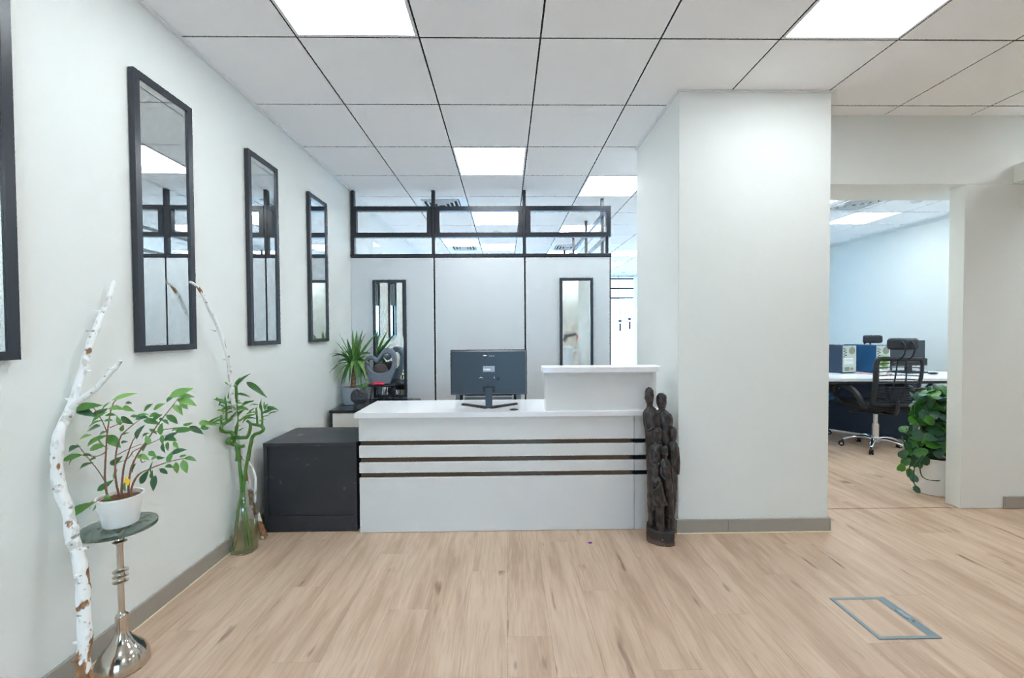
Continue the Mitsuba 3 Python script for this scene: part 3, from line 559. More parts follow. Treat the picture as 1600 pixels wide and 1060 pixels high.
for q, tip in enumerate(YUCCA_TIPS + [[max(t_[0], -1.55), t_[1], t_[2]] for t_ in extra_tips]):
    tip = np.array(tip); tip[1] = min(tip[1], 3.93) if tip[0] > -1.38 else tip[1]; d = tip - head; ln = np.linalg.norm(d)
    st = head + np.array([0, 0, rng.uniform(-.05, .015)]); u = np.linspace(0, 1, 8)[:, None]
    ctrl = st + (tip - st) * .45 + np.array([0, 0, .10 + .12 * max(0, -d[2]) / ln]) * (1.0 if d[2] < .12 else .2)
    c = (1 - u) ** 2 * st + 2 * u * (1 - u) * ctrl + u ** 2 * tip
    t = np.gradient(c, axis=0); t /= np.linalg.norm(t, axis=1, keepdims=True)
    side = np.cross(t, np.array([0.2 * rng.normal(), -.6 + .4 * rng.normal(), .9])); side /= np.linalg.norm(side, axis=1, keepdims=True)
    nn = np.cross(side, t); w = .0155 * np.sin(PI * np.clip(u * .86 + .14, 0, 1)) ** .7 + .001
    vv = np.vstack([c - side * w + nn * w * .35, c, c + side * w + nn * w * .35]); f = []
    for e in range(7):
        for a_, b_ in ((0, 8), (8, 16)): f += [[a_ + e, a_ + e + 1, b_ + e + 1], [a_ + e, b_ + e + 1, b_ + e]]
    put('leaf', trimesh.Trimesh(vv, f, process=False), f'yucca_{q % 3}', parent=k, smooth=True)

# face planter
k = thing('face_planter', 'black clay planter shaped like a sleeping face with a small green sprout', 'planter')
fx, fy = -1.322, 3.70
m = trimesh.creation.icosphere(subdivisions=5); v = m.vertices.copy()
x, y, z = v.T
w = np.where(z < 0, (1 - np.abs(np.clip(z, -1, 0)) ** 1.7 * .52), 1.0)
nz = z * .072 + .018 * np.sqrt(np.abs(x) + .001) * (z > -.2) * np.clip(z + .2, 0, 1) - .016 * np.exp(-(x / .16) ** 2) * np.clip(z, 0, 1)
nx, ny = x * .077 * w, y * .058 * (1 - .1 * z ** 2)
fr = y < 0
for s in (-1, 1):    # sunk, closed eyes under curved brows
    ny += np.where(fr, .006 * np.exp(-((x - s * .40) / .2) ** 2 - ((z - .12) / .13) ** 2), 0)
m.vertices = np.stack([nx + fx, ny + fy, nz + .665], -1)
put('head', m, 'clay_black', parent=k, smooth=True)
put('neck', lathe([(0, ZC), (.046, ZC), (.048, ZC + .006), (.040, ZC + .04), (.046, ZC + .075), (0, ZC + .08)], 28, (fx - .004, fy, 0)), 'clay_black', parent=k, smooth=40)
fc = lambda px, pz, d=-.056: (fx + px, fy + d * math.sqrt(max(.05, 1 - (px / .085) ** 2 - ((pz - .665) / .10) ** 2)) - .001, pz)
put('nose', tube([fc(-.012, .712), fc(-.004, .69), fc(0, .672), fc(.001, .655), fc(-.004, .648)], [.003, .0045, .005, .008, .005], 8, 12), 'clay_black', parent=k, smooth=True)
for s in (-1, 1):
    put('eyebrow', tube([fc(s * .014, .706), fc(s * .03, .716), fc(s * .05, .712), fc(s * .062, .70)], [.003, .003, .003, .002], 6, 10), 'clay_black', parent=k, smooth=True)
    put('eyelid', tube([fc(s * .018, .69), fc(s * .032, .684), fc(s * .05, .69)], [.002, .003, .002], 6, 8), 'clay_black', parent=k, smooth=True)
put('mouth', tube([fc(-.014, .629), fc(0, .632), fc(.014, .629)], [.002, .005, .002], 6, 8, flat=.8), 'clay_black', parent=k, smooth=True)
for q in range(9):
    a = q * 2.4; ln = .05 + .02 * math.sin(q * 5)
    put('leaf', None, f'dracaena_{q % 3}', parent=k, smooth=True, share='sprout', world=basis([fx + .03 + .02 * math.cos(a), fy + .03 * math.sin(a), .748 + .018 * (q % 3)], [math.cos(a), math.sin(a) * .6, .7], [0, -.6, 1], ln)) if q else put('leaf', None, 'dracaena_0', parent=k, smooth=True, share='sprout', world=basis([fx + .05, fy, .75], [.5, 0, 1], [0, -1, .3], .06)) if 'sprout' in CACHE else put('leaf', leaf(.26), 'dracaena_0', parent=k, smooth=True, share='sprout', world=basis([fx + .05, fy, .75], [.5, 0, 1], [0, -1, .3], .06))
put('sprout_stem', tube([(fx + .02, fy, .70), (fx + .03, fy, .735), (fx + .035, fy, .765)], .003, 6), 'dracaena_1', parent=k)

# wire-legged stand with the heart sculpture
k = thing('round_stand', 'small round black stand on thin wire legs, carrying the heart sculpture', 'plant stand')
sx, sy, sz = -1.228, 4.05, .742
put('top', lathe([(0, sz - .014), (.128, sz - .014), (.132, sz - .011), (.132, sz - .003), (.129, sz), (0, sz)], 48, (sx, sy, 0)), 'black_plastic', parent=k, smooth=30)
for q in range(4):
    a = q * PI / 2 + .5; d, s = np.array([math.cos(a), math.sin(a), 0]), np.array([-math.sin(a), math.cos(a), 0])
    o = np.array([sx, sy, 0.0]); foot = o + d * .115 + np.array([0, 0, ZC + .004])
    put('wire_leg', tube([o + d * .085 + s * .035 + [0, 0, sz - .014], foot + s * .006, foot, foot - s * .006, o + d * .085 - s * .035 + [0, 0, sz - .014]], .0028, 6), 'black_metal', parent=k, smooth=40)
k = thing('heart_sculpture', 'grey stone-like open heart sculpture, one lobe higher, on the round black stand', 'sculpture')
hp = np.array([(-.085, sz), (-.125, .80), (-.158, .865), (-.160, .915), (-.135, .950), (-.100, .957), (-.065, .945), (-.045, .938), (-.025, .952), (.0, .985), (.045, 1.010), (.095, 1.005), (.130, .975), (.145, .93), (.135, .87), (.105, .80), (.075, sz)])
hp[:, 1] = sz + (hp[:, 1] - sz) * 1.33
hi = np.array([(-.02, .828), (-.075, .838), (-.112, .868), (-.122, .900), (-.110, .921), (-.090, .924), (-.065, .910), (-.045, .900), (-.025, .912), (.005, .945), (.045, .966), (.080, .960), (.098, .935), (.100, .90), (.082, .855), (.04, .833)])
hi[:, 1] = sz + (hi[:, 1] - sz) * 1.33


def closed(p, n, open_base=False):
    if open_base:
        t = np.linspace(0, 1, len(p)); return PchipInterpolator(t, p)(np.linspace(0, 1, n))
    t = np.linspace(0, 1, len(p) + 1); return CubicSpline(t, np.vstack([p, p[:1]]), bc_type='periodic')(np.linspace(0, 1, n, endpoint=False))


biggest = lambda g: max(getattr(g, 'geoms', [g]), key=lambda q: q.area)
shape = Polygon(closed(hp, 90, True)).difference(Polygon(closed(hi, 80)))
layers = []
for dy, ins in ((0, .010), (.006, .006), (.014, .002), (.03, 0), (.062, 0), (.078, .002), (.086, .006), (.092, .010)):
    layers.append((dy, ins))
parts_ = []
for (d0, i0), (d1, i1) in zip(layers[:-1], layers[1:]):
    mm = prism(biggest(shape.buffer(-max(i0, i1) if i0 != i1 else 0).simplify(.0004)), d0, d1)
    parts_.append(mm)
import manifold3d as m3


def man(m): return m3.Manifold(m3.Mesh(np.asarray(m.vertices, np.float32), np.asarray(m.faces, np.uint32)))


def unman(mm):
    q = mm.to_mesh(); return trimesh.Trimesh(q.vert_properties[:, :3], q.tri_verts, process=True)


def smoothed(mm, ln, it=12):
    t = unman(mm.refine_to_length(ln)); trimesh.smoothing.filter_taubin(t, lamb=.5, nu=.53, iterations=it); return t


hm = man(parts_[0])
for q in parts_[1:]: hm = hm + man(q)
hm = smoothed(hm, .006, 14)
hm.apply_transform([[1, 0, 0, 0], [0, 0, 1, 0], [0, 1, 0, 0], [0, 0, 0, 1]]); hm.invert()
hm.apply_translation([0, -.046, 0]); hm.apply_transform(trimesh.transformations.rotation_matrix(.12, [0, 0, 1])); hm.apply_translation([-1.222, 4.05, .001])
put('heart', hm, 'stone_heart', parent=k, smooth=True)
k = thing('fuzzy_ball', 'small greyish brown fuzzy ball resting inside the heart sculpture', 'ornament')
fb = trimesh.creation.icosphere(subdivisions=4); rr = 1 + .10 * rng.normal(size=len(fb.vertices)); fb.vertices *= rr[:, None]
fb.apply_scale([.058, .04, .042]); fb.apply_translation([-1.235, 4.05, .897]); put('ball', fb, 'fuzz', parent=k)
k = thing('red_heart', 'shiny red puffy heart lying on the rim of the round black stand', 'ornament')
for s in (-1, 1):
    b_ = ball((0, 0, 0), (.034, .026, .0165), 3); b_.apply_transform(trimesh.transformations.rotation_matrix(s * .45, [0, 0, 1])); b_.apply_translation([sx - .002 + s * .030, sy - .105, sz + .016])
    put('lobe', b_, 'red', parent=k, smooth=True)

# ------------------------------------------------------------------ carved family group
k = thing('wood_carving', 'tall dark wood carving of a standing family group beside the column', 'sculpture')
CX = lambda c, y: (.838 + (c - 120) * .00100) * y / 2.40
CZ = lambda c: .915 - (c - 64) * .00100


def figure(yc, secs, seed, legs, arms, face, skip=0):
    """secs: (row, left, right, depth in mm), from crown to hem, a closed carved body; legs, arms: polylines of (column, row, depth) with radii."""
    s = np.array(secs, float); zz = CZ(s[:, 0]); cx = CX((s[:, 1] + s[:, 2]) / 2, yc); rx = (s[:, 2] - s[:, 1]) / 2 * .00100 * yc / 2.4; ry = s[:, 3] / 1000
    t = np.linspace(0, 1, len(s)); tt = np.linspace(0, 1, 110); I = lambda a: PchipInterpolator(t, a)(tt)
    Z, Xc, RX, RY = I(zz), I(cx), I(rx), I(ry); n = 40; a = np.arange(n) * 2 * PI / n
    v = np.stack([Xc[:, None] + RX[:, None] * np.cos(a), yc + RY[:, None] * np.sin(a) + 0 * Xc[:, None], np.repeat(Z[:, None], n, 1)], -1).reshape(-1, 3)
    i, j = np.meshgrid(np.arange(109), np.arange(n), indexing='ij')
    q = np.stack([i * n + j, (i + 1) * n + j, (i + 1) * n + (j + 1) % n, i * n + (j + 1) % n], -1).reshape(-1, 4)
    m = trimesh.Trimesh(v, np.vstack([q[:, [0, 1, 2]], q[:, [0, 2, 3]]]), process=False)
    body = m.copy()
    fold = np.sin(np.arctan2(v[:, 1] - yc, v[:, 0] - np.repeat(Xc, n)) * 13 + v[:, 2] * 25) * .0012 * (v[:, 2] < zz[min(6, len(zz) - 1)])
    body.vertices = v + body.vertex_normals * (((meshkit.fbm(v * 55, 3, seed) - .5) * .007 + fold)[:, None])
    extra = []
    for pl, r in legs + arms: extra.append(rough_up(tube([(CX(c, yc), yc + d / 1000, CZ(rw)) for c, rw, d in pl], [q_ / 1000 for q_ in r], 10, 14), .0015, 70, seed))
    hc, hr, hz = face; hc_, ht, hb = CX(hc, yc), CZ(hz[0]), CZ(hz[1]); hh = ht - hb; fy_ = yc - ry[2] * .95
    w = hr / 1000
    extra += [tube([(hc_, fy_ + .003, hb + hh * .55), (hc_, fy_ - .003, hb + hh * .42), (hc_, fy_ - .007, hb + hh * .31)], [.003, .004, .006], 8, 8),
              ball((hc_, fy_ + .001, hb + hh * .19), (w * .42, .006, .0045), 2), ball((hc_, fy_ + .004, hb + hh * .06), (w * .4, .008, .007), 2)]
    for sd in (-1, 1):
        extra += [ball((hc_ + sd * w * .42, fy_ + .004, hb + hh * .47), (w * .24, .005, .004), 2), tube([(hc_ + sd * w * .12, fy_ + .002, hb + hh * .55), (hc_ + sd * w * .5, fy_ + .003, hb + hh * .575), (hc_ + sd * w * .8, fy_ + .012, hb + hh * .54)], .003, 6, 8),
                  ball((hc_ + sd * w * 1.0, yc + .002, hb + hh * .42), (.004, .007, .012), 2)]
    put('figure', cat(body, *extra), 'carved', parent=k, smooth=45)


LG = lambda c, top, d, r=13, c2=None: ([(c, top, d), (c if c2 is None else (c + c2) / 2, 850, d), (c if c2 is None else c2, 945, d - 6)], [r + 4, r, r - 1])
FT = lambda c, d: ([(c, 935, d), (c, 945, d - 22)], [11, 9])
# tallest, back left
figure(2.455, [(64, 126, 130, 3), (72, 112, 144, 18), (95, 104, 153, 27), (125, 103, 154, 28), (150, 107, 151, 24), (170, 114, 148, 18), (180, 116, 152, 16), (200, 104, 172, 22), (222, 95, 190, 28), (260, 96, 196, 32), (400, 106, 200, 34), (600, 116, 196, 32), (780, 120, 180, 28), (800, 124, 178, 24), (803, 148, 152, 3)], 1,
       [LG(133, 790, -6, 13), LG(166, 790, 2, 12), FT(133, -6)], [([(100, 215, -8), (98, 270, -14), (112, 320, -28), (135, 300, -36)], [12, 11, 9, 8])], (128, 24, (64, 176)))
# back right, head turned to the right
figure(2.462, [(102, 198, 204, 3), (110, 180, 222, 18), (130, 170, 230, 27), (155, 169, 229, 28), (180, 178, 226, 24), (196, 184, 224, 18), (208, 180, 228, 17), (225, 172, 248, 24), (245, 172, 258, 28), (330, 180, 266, 32), (500, 190, 285, 34), (680, 195, 284, 32), (800, 205, 278, 26), (812, 210, 274, 22), (815, 238, 242, 3)], 2,
       [LG(225, 800, 0, 11), LG(262, 800, 0, 12)], [([(244, 232, -4), (254, 262, -14), (240, 300, -30)], [13, 11, 9])], (204, 26, (102, 200)))
# middle left, bearded elder
figure(2.412, [(295, 175, 181, 3), (303, 160, 196, 18), (320, 151, 205, 26), (345, 151, 206, 26), (365, 156, 204, 22), (380, 160, 200, 18), (392, 154, 204, 18), (410, 134, 208, 26), (450, 124, 206, 30), (560, 121, 200, 32), (690, 120, 196, 30), (780, 130, 190, 24), (790, 132, 188, 20), (793, 158, 162, 3)], 3,
       [LG(140, 780, 0, 12), LG(172, 780, 2, 12), FT(140, 0)], [([(136, 420, -14), (128, 480, -22), (150, 520, -34), (176, 500, -36)], [12, 10, 9, 8])], (180, 24, (295, 384)))
# middle right
figure(2.425, [(300, 265, 271, 3), (308, 250, 286, 18), (325, 244, 291, 24), (348, 244, 292, 25), (368, 250, 290, 22), (384, 254, 286, 17), (394, 248, 292, 18), (410, 240, 298, 24), (450, 240, 298, 28), (600, 244, 294, 28), (700, 246, 290, 26), (800, 246, 282, 24), (830, 248, 276, 20), (833, 260, 264, 3)], 4,
       [LG(268, 820, 0, 11)], [([(292, 420, -8), (297, 500, -14), (294, 580, -16)], [9, 9, 8])], (268, 22, (300, 388)))
# centre, woman
figure(2.388, [(398, 216, 222, 3), (406, 202, 236, 16), (420, 197, 241, 22), (442, 197, 241, 23), (460, 202, 238, 20), (474, 207, 234, 15), (486, 200, 240, 17), (505, 188, 254, 24), (530, 188, 258, 27), (620, 205, 266, 28), (720, 222, 272, 27), (820, 232, 272, 23), (835, 238, 268, 18), (838, 250, 254, 3)], 5,
       [LG(242, 830, -4, 12), LG(262, 830, 0, 10)], [([(194, 515, -14), (190, 560, -20), (212, 590, -32)], [10, 9, 8]), ([(250, 515, -12), (262, 560, -18), (264, 610, -20)], [9, 8, 7])], (219, 19, (398, 478)))
# front, child in a wrap
figure(2.362, [(494, 160, 166, 3), (502, 150, 177, 14), (516, 145, 183, 19), (535, 145, 184, 20), (552, 149, 182, 18), (565, 154, 178, 13), (574, 148, 184, 15), (592, 137, 196, 22), (620, 138, 206, 26), (690, 148, 222, 28), (738, 152, 237, 28), (748, 165, 222, 24), (760, 175, 214, 20), (763, 193, 197, 3)], 6,
       [LG(198, 745, -4, 16, 204), ([(204, 935, -6), (200, 948, -26)], [12, 9]), LG(188, 760, 4, 12, 184)], [([(142, 605, -14), (146, 650, -24), (170, 620, -34), (182, 598, -32)], [9, 8, 7, 6])], (164, 17, (494, 570)))
bm = Polygon([(.842, 2.44), (.835, 2.40), (.850, 2.372), (.885, 2.345), (.94, 2.332), (.975, 2.345), (.992, 2.39), (1.0, 2.44), (.985, 2.485), (.93, 2.498), (.87, 2.492)])
bs = rough_up(smoothed(man(prism(bm, 0, .085)), .012, 4), .004, 28, 3); bs.vertices[:, 2] = np.clip(bs.vertices[:, 2], 0.0, 1) * 1.0
put('base', bs, 'carved_base', parent=k, smooth=50, label='rough wooden base block')

# ------------------------------------------------------------------ side table, ficus, branches, vase
k = thing('side_table', 'small round glass side table on a turned nickel pedestal', 'table')
tx, ty, tz = -1.456, 1.547, .540
gr = np.linspace(0, .1115, 34); gt = lathe([(r_, -.0065) for r_ in gr[::3]] + [(.112, -.004), (.112, .0035)] + [(r_, .0065) for r_ in gr[::-1]], 96)
gv = gt.vertices; up_ = (gv[:, 2] > .006); uu = gv[:, 0] * .8 + gv[:, 1] * .6
gv[up_, 2] += (.0021 * np.sin(uu * 260 + 9 * meshkit.noise(gv * 25)) * np.clip((.108 - np.hypot(gv[:, 0], gv[:, 1])) / .02, 0, 1))[up_]
gt.apply_translation([tx, ty, tz - .0065])
put('glass_top', gt, 'table_glass', parent=k, smooth=35, label='thick greenish ribbed glass top')
ped = [(0, 0), (.074, 0), (.080, .004), (.081, .012), (.080, .026), (.074, .047), (.062, .068), (.046, .087), (.034, .103), (.026, .119), (.0205, .135), (.019, .150), (.0195, .152), (.0195, .196), (.017, .20), (.0115, .206), (.0095, .22), (.0095, .318), (.013, .320), (.0235, .324), (.0235, .327), (.013, .331), (.011, .335), (.0115, .340), (.0235, .344), (.0235, .347), (.013, .351), (.011, .355), (.0115, .360), (.0235, .364), (.0235, .367), (.013, .371), (.0095, .376), (.0090, .46), (.012, .470), (.022, .476), (.022, .479), (.013, .484), (.010, .495), (.012, .512), (.016, tz - .0145), (0, tz - .0145)]
bell = np.array(ped[4:12]); tb = np.linspace(0, 1, len(bell)); ped = ped[:4] + [tuple(q) for q in PchipInterpolator(tb, bell)(np.linspace(0, 1, 40))] + ped[12:]
put('pedestal', lathe(ped, 72, (tx, ty, 0)), 'nickel', parent=k, smooth=40, label='polished nickel pedestal with rings')

k = thing('ficus_plant', 'small leafy ficus in a white pot on the glass side table', 'potted plant')
fx, fy = -1.450, 1.548
R0 = tz + .0026
put('pot', lathe([(0, R0), (.046, R0), (.051, R0 + .004), (.057, R0 + .044), (.0585, R0 + .058), (.0625, R0 + .066), (.066, R0 + .102), (.069, R0 + .104), (.069, R0 + .111), (.064, R0 + .111), (.061, R0 + .09), (0, R0 + .09)], 44, (fx, fy, 0)), 'pot_white', parent=k, smooth=32)
put('soil', rough_up(lathe([(0, R0 + .102), (.03, R0 + .102), (.0615, R0 + .097)], 24, (fx, fy, 0)), .005, 80), 'soil', parent=k)
for q, st in enumerate(FICUS_STEMS):
    st = [np.array(p) for p in st]
    if q in (0, 1, 2, 3, 4, 13): st[0] = np.array([fx + (st[0][0] - fx) * .75, fy - .01 + .02 * (q % 2), R0 + .095])
    put('stem', tube(st, np.linspace(.0036 if q < 5 else .0018, .0011, len(st)), 6, 16), 'stem_brown', parent=k, smooth=True)
for q, (x, y, z, ln, a) in enumerate(FICUS_LEAVES):
    a = math.radians(a); dep = rng.uniform(-.45, .45)
    ax = np.array([math.cos(a), dep, math.sin(a)]); nrm = np.array([rng.normal() * .3, -.75, .75 + .3 * rng.normal()])
    sh = f'ficus_leaf_{q % 3}'
    put('leaf', lambda: leaf((.2, .23, .25)[q % 3], 8, (.2, .3, .12)[q % 3], (.3, .5, .15)[q % 3]), f'ficus_{int(rng.integers(4))}', parent=k, smooth=True, share=sh, world=basis([x, y, z], ax, nrm, ln * 1.12))
put('plant_tag', box(-.0135, .0135, -.0006, .0006, -.010, .010), 'yellow', parent=k, world=T().translate([-1.352, 1.47, .732]).rotate([0, 1, 0], 25).rotate([0, 0, 1], -20), label='small yellow plant tag')

k = thing('birch_branch', 'forked white birch branch leaning on the wall beside the glass table', 'branch')
bp = [np.array(p) for p in BIRCH]; bp[0][2] = .0


def birch(pts, r, seed, n=160, knobs=18, sides=18):
    p = np.array(pts); t = np.concatenate([[0], np.cumsum(np.linalg.norm(np.diff(p, axis=0), axis=1))]); tt = np.linspace(0, t[-1], n)
    c = PchipInterpolator(t, p)(tt); rr = PchipInterpolator(t, r)(tt); g = np.random.default_rng(seed)
    c[:, :2] += ((meshkit.fbm(np.stack([tt * 9, tt * 0, tt * 0 + seed], -1), 2) - .5)[:, None] * np.array([.010, .010])) * np.minimum(1, tt / .1)[:, None]
    m = rough_up(tube(c, rr * (1 + .25 * (meshkit.fbm(np.stack([tt * 22, tt * 0 + 5, tt * 0], -1), 2) - .5)), sides), .0022, 45, seed); ex = []
    for q in range(knobs):
        i = int(g.integers(6, n - 6)); d = g.normal(size=3); d[2] *= .3; d /= np.linalg.norm(d)
        if c[i][0] + d[0] * (rr[i] + .012) < XL + .006: d[0] = abs(d[0])
        ex.append(rough_up(tube([c[i] + d * rr[i] * .5, c[i] + d * (rr[i] + .003), c[i] + d * (rr[i] + .008 + .008 * g.random())], [rr[i] * .5, rr[i] * .35, rr[i] * .22], 8), .001, 90, q))
    return cat(m, *ex)


put('trunk', birch(bp, [.0195, .0190, .0185, .0180, .0172, .0165, .0155, .0145, .0125, .0112, .0098, .0085, .0068], 3), 'bark', parent=k, smooth=60)
put('side_branch', birch(BIRCH_SIDE, [.0105, .0105, .0092, .0082, .006], 4, 60, 4, 14), 'bark', parent=k, smooth=60)
k = thing('birch_branch', 'slender white birch branch leaning on the wall behind the bamboo vase', 'branch')
b2 = [np.array(p) for p in BIRCH2]; b2[0][2] = .006
put('trunk', birch(b2, [.017, .0165, .015, .0125, .011, .0105, .0102, .0098, .0094, .0088, .008, .007, .005], 8, 150, 12, 14), 'bark', parent=k, smooth=60)
put('twig', tube(BIRCH2_TWIG, [.008, .008, .007, .006, .005, .003], 8, 30), 'bark', parent=k, smooth=True)
put('twig', tube(BIRCH2_TWIG2, [.006, .004, .002], 8, 10), 'bark', parent=k, smooth=True)

k = thing('glass_vase', 'clear glass bottle vase half filled with water on the floor by the wall', 'vase')
vx, vy = -1.511, 2.365
put('bottle', lathe([(0, .003), (.058, .003), (.0635, .010), (.064, .03), (.064, .225), (.0625, .252), (.055, .280), (.042, .298), (.034, .312), (.032, .338), (.036, .346)], 48, (vx, vy, 0)), 'vase_glass', parent=k, smooth=50)
put('rim', tube([(vx + .036 * math.cos(a), vy + .036 * math.sin(a), .346) for a in np.linspace(0, 2 * PI, 41)], .0022, 8, cap=False), 'vase_glass', parent=k, smooth=True)
put('foot', lathe([(.052, .0), (.058, .0), (.061, .004), (.052, .005)], 48, (vx, vy, 0)), 'vase_glass', parent=k, smooth=50)
put('water', lathe([(0, .008), (.057, .008), (.062, .014), (.0625, .155), (0, .155)], 48, (vx, vy, 0)), 'water', parent=k, smooth=40, label='pale yellowish water')
k = thing('lucky_bamboo', 'lucky bamboo with curled stalks standing in the glass bottle vase', 'plant')
cl = lambda p, m_: np.array([vx + np.clip(p[0] - vx, -m_, m_), vy + np.clip(p[1] - vy, -m_, m_), p[2]])
for st in BAMBOO_LOW:
    st = [cl(p, .046) if p[2] < .25 else cl(p, .018) if p[2] < .36 else np.array(p) for p in st]; st[-1][2] = max(st[-1][2], .016)
    n = 60; put('lower_stalk', tube(st, .0085, 12, n), 'bamboo', parent=k, smooth=True)
RB = (.012, .0085, .0088, .0098, .0098, .0055, .0055, .0055, .0055, .010)
for q, st in enumerate(BAMBOO):
    st = [np.array(p) for p in st]
    t = np.linspace(0, 1, 70); ringed = RB[q] * (1 + .16 * np.maximum(0, np.cos(t * 2 * PI * 7)) ** 12)
    s0 = PchipInterpolator(np.linspace(0, 1, len(st)), np.array(st))(t); s0[:, 0] = np.maximum(s0[:, 0], XL + .012)
    put('stalk', tube(s0, ringed * np.linspace(1, .8, 70), 12), 'bamboo', parent=k, smooth=True)
jit = [[x + rng.uniform(-.018, .018), y + rng.uniform(-.03, .03), z + rng.uniform(-.02, .015), ln * .8, a + rng.uniform(-35, 35)] for x, y, z, ln, a in BAMBOO_LEAVES[7:32]]
for q, (x, y, z, ln, a) in enumerate(BAMBOO_LEAVES + jit):
    a = math.radians(a); ax = np.array([math.cos(a), rng.uniform(-.3, .3), math.sin(a)]); nrm = np.array([rng.normal() * .3, -.8, .6 + .3 * rng.normal()])
    x = max(x, XL + .01 + abs(ax[0]) * ln * .55)
    put('leaf', lambda: leaf(.115, 8, .3, .45), f'dracaena_{int(rng.integers(3))}', parent=k, smooth=True, share='bamboo_leaf', world=basis([x, y, z], ax, nrm, ln * 1.22))

# ------------------------------------------------------------------ floor things
k = thing('floor_hatch', 'grey metal floor outlet hatch with a wood inlay, set in the planks', 'floor hatch')
a, b, c, d = 1.503, 1.762, 1.608, 1.864
fz0, fz1 = .0003, .0045
put('frame', cat(box(a, b, c, c + .013, fz0, fz1, .0008), box(a, b, d - .014, d, fz0, fz1, .0008), box(a, a + .016, c + .013, d - .014, fz0, fz1, .0008)), 'hatch', parent=k)
put('lid_rail', cat(box(b - .045, b, c + .013, d - .014, fz0, fz1, .0008), *[box(b - .041 + q * .009, b - .038 + q * .009, c + .02, d - .02, fz1, fz1 + .0008) for q in range(4)]), 'hatch', parent=k)
put('inlay', box(a + .016, b - .045, c + .013, d - .014, fz0, .0025), 'wood', parent=k)
put('latch', cat(box(b - .034, b - .012, 1.72, 1.77, fz1, .007, .001)), 'sticker', parent=k)
put('latch_slot', cat(box(b - .036, b - .030, 1.716, 1.774, fz1, .0056), box(b - .012, b - .009, 1.735, 1.774, fz1, .0056), box(b - .025, b - .018, 1.70, 1.707, fz1, .0056)), 'hatch_dark', parent=k)
k = thing('fallen_petal', 'tiny purple petals fallen on the floor in front of the desk', 'petal')
for q, (dx, dy, a) in enumerate(((0, 0, .3), (.007, .006, 2.2), (-.006, .008, 4.2))):
    put('petal', leaf(.34, 6, .5, .2), 'purple', parent=k, smooth=True, world=basis([.490 + dx, 2.384 + dy, .004], [math.cos(a), math.sin(a), .25], [0, -.3, 1], .017))

# hanging twig garlands before the far window
for xx, w, off in ((2.945, 'left of two thin garlands hanging before the far bright window', 0), (3.17, 'right of two thin garlands hanging before the far bright window', .05)):
    k = thing('hanging_garland', w, 'garland')
    g = np.random.default_rng(int(xx * 100)); zz = np.linspace(2.66 - off * 6, 1.5 + off, 16); xs = xx + np.cumsum(g.normal(size=16)) * .018
    put('cord', tube(np.stack([xs, np.full(16, YF - .15), zz], -1), .007, 6), 'black_frame', parent=k)
    put('charm', cat(ball((xs[-1], YF - .15, zz[-1]), (.05, .03, .03), 2), box(xs[-1] - .022, xs[-1] + .022, YF - .16, YF - .14, zz[-1] - .26, zz[-1] - .06, .006)), 'navy', parent=k)
for x_, y_, w in ((-.12, 6.01, 'white round smoke detector seen through the middle upper window'), (2.95, 10.2, 'white round smoke detector far off near the bright window'), (4.62, 4.55, 'faint white round speaker in the office ceiling')):
    k = thing('smoke_detector', w, 'smoke detector')
    put('housing', lathe([(0, H - .045), (.035, H - .045), (.05, H - .03), (.055, H - .012), (.055, H - .0005), (0, H - .0005)], 28, (x_, y_, 0)), 'grid_white', parent=k, smooth=40)

# ------------------------------------------------------------------ behind the camera, seen in the small mirror
k = thing('console_table', 'white table under the snowman, seen only in the mirror on the partition', 'table')
put('top', box(1.22, 1.79, -1.45, -.72, .76, .80, .006), 'white_paint', parent=k)
for x_ in (1.25, 1.76):
    for y_ in (-1.42, -.75): put('leg', box(x_ - .015, x_ + .015, y_ - .015, y_ + .015, 0, .76, .003), 'white_paint', parent=k)
put('cabinet_box', box(1.54, 1.72, -1.05, -.76, .02, .755, .004), 'print_white', parent=k)
k = thing('snowman_figure', 'white plush snowman with a grey scarf, reflected in the mirror on the partition', 'plush toy')
sx_, sy_ = 1.50, -1.0
put('body', cat(rough_up(ball((sx_, sy_, .995), (.175, .15, .19), 4), .006, 40), rough_up(ball((sx_ - .01, sy_, 1.225), (.115, .11, .11), 4), .005, 40)), 'plush', parent=k, smooth=True)
put('hat', rough_up(tube([(sx_ + .01, sy_, 1.27), (sx_ + .04, sy_, 1.36), (sx_ + .10, sy_ + .02, 1.38), (sx_ + .16, sy_ + .03, 1.31)], [.09, .075, .05, .03], 16, 24), .004, 40), 'plush', parent=k, smooth=True)
put('scarf', cat(tube([(sx_ + .12 * math.cos(a), sy_ + .11 * math.sin(a), 1.155 + .02 * math.cos(a)) for a in np.linspace(0, 2 * PI, 25)], .028, 10), tube([(sx_ - .10, sy_ + .10, 1.15), (sx_ - .15, sy_ + .13, 1.08), (sx_ - .18, sy_ + .14, 1.02)], .03, 8)), 'scarf', parent=k, smooth=True)
put('bow', ball((sx_ + .15, sy_ + .10, 1.12), (.03, .02, .04), 2), 'red', parent=k, smooth=True)

# ------------------------------------------------------------------ the office beyond the opening
k = thing('office_desk', 'large white office desk with a navy front panel beyond the wall opening', 'desk')
ztop = .742
put('top', prism([(2.95, 4.19), (4.0, 4.15), (4.85, 4.13), (5.35, 4.20), (5.38, 4.62), (5.02, 4.92), (4.3, 5.10), (2.95, 5.12)], ztop - .028, ztop), 'office_top', parent=k)
put('edge_rail', cat(box(3.0, 4.8, 4.19, 4.23, ztop - .06, ztop - .029)), 'black_metal', parent=k)


def slab(p, q, th, z0, z1):
    p, q = np.array(p), np.array(q); d = (q - p) / np.linalg.norm(q - p); n_ = np.array([-d[1], d[0]]) * th / 2
    return prism([tuple(p - n_), tuple(q - n_), tuple(q + n_), tuple(p + n_)], z0, z1)


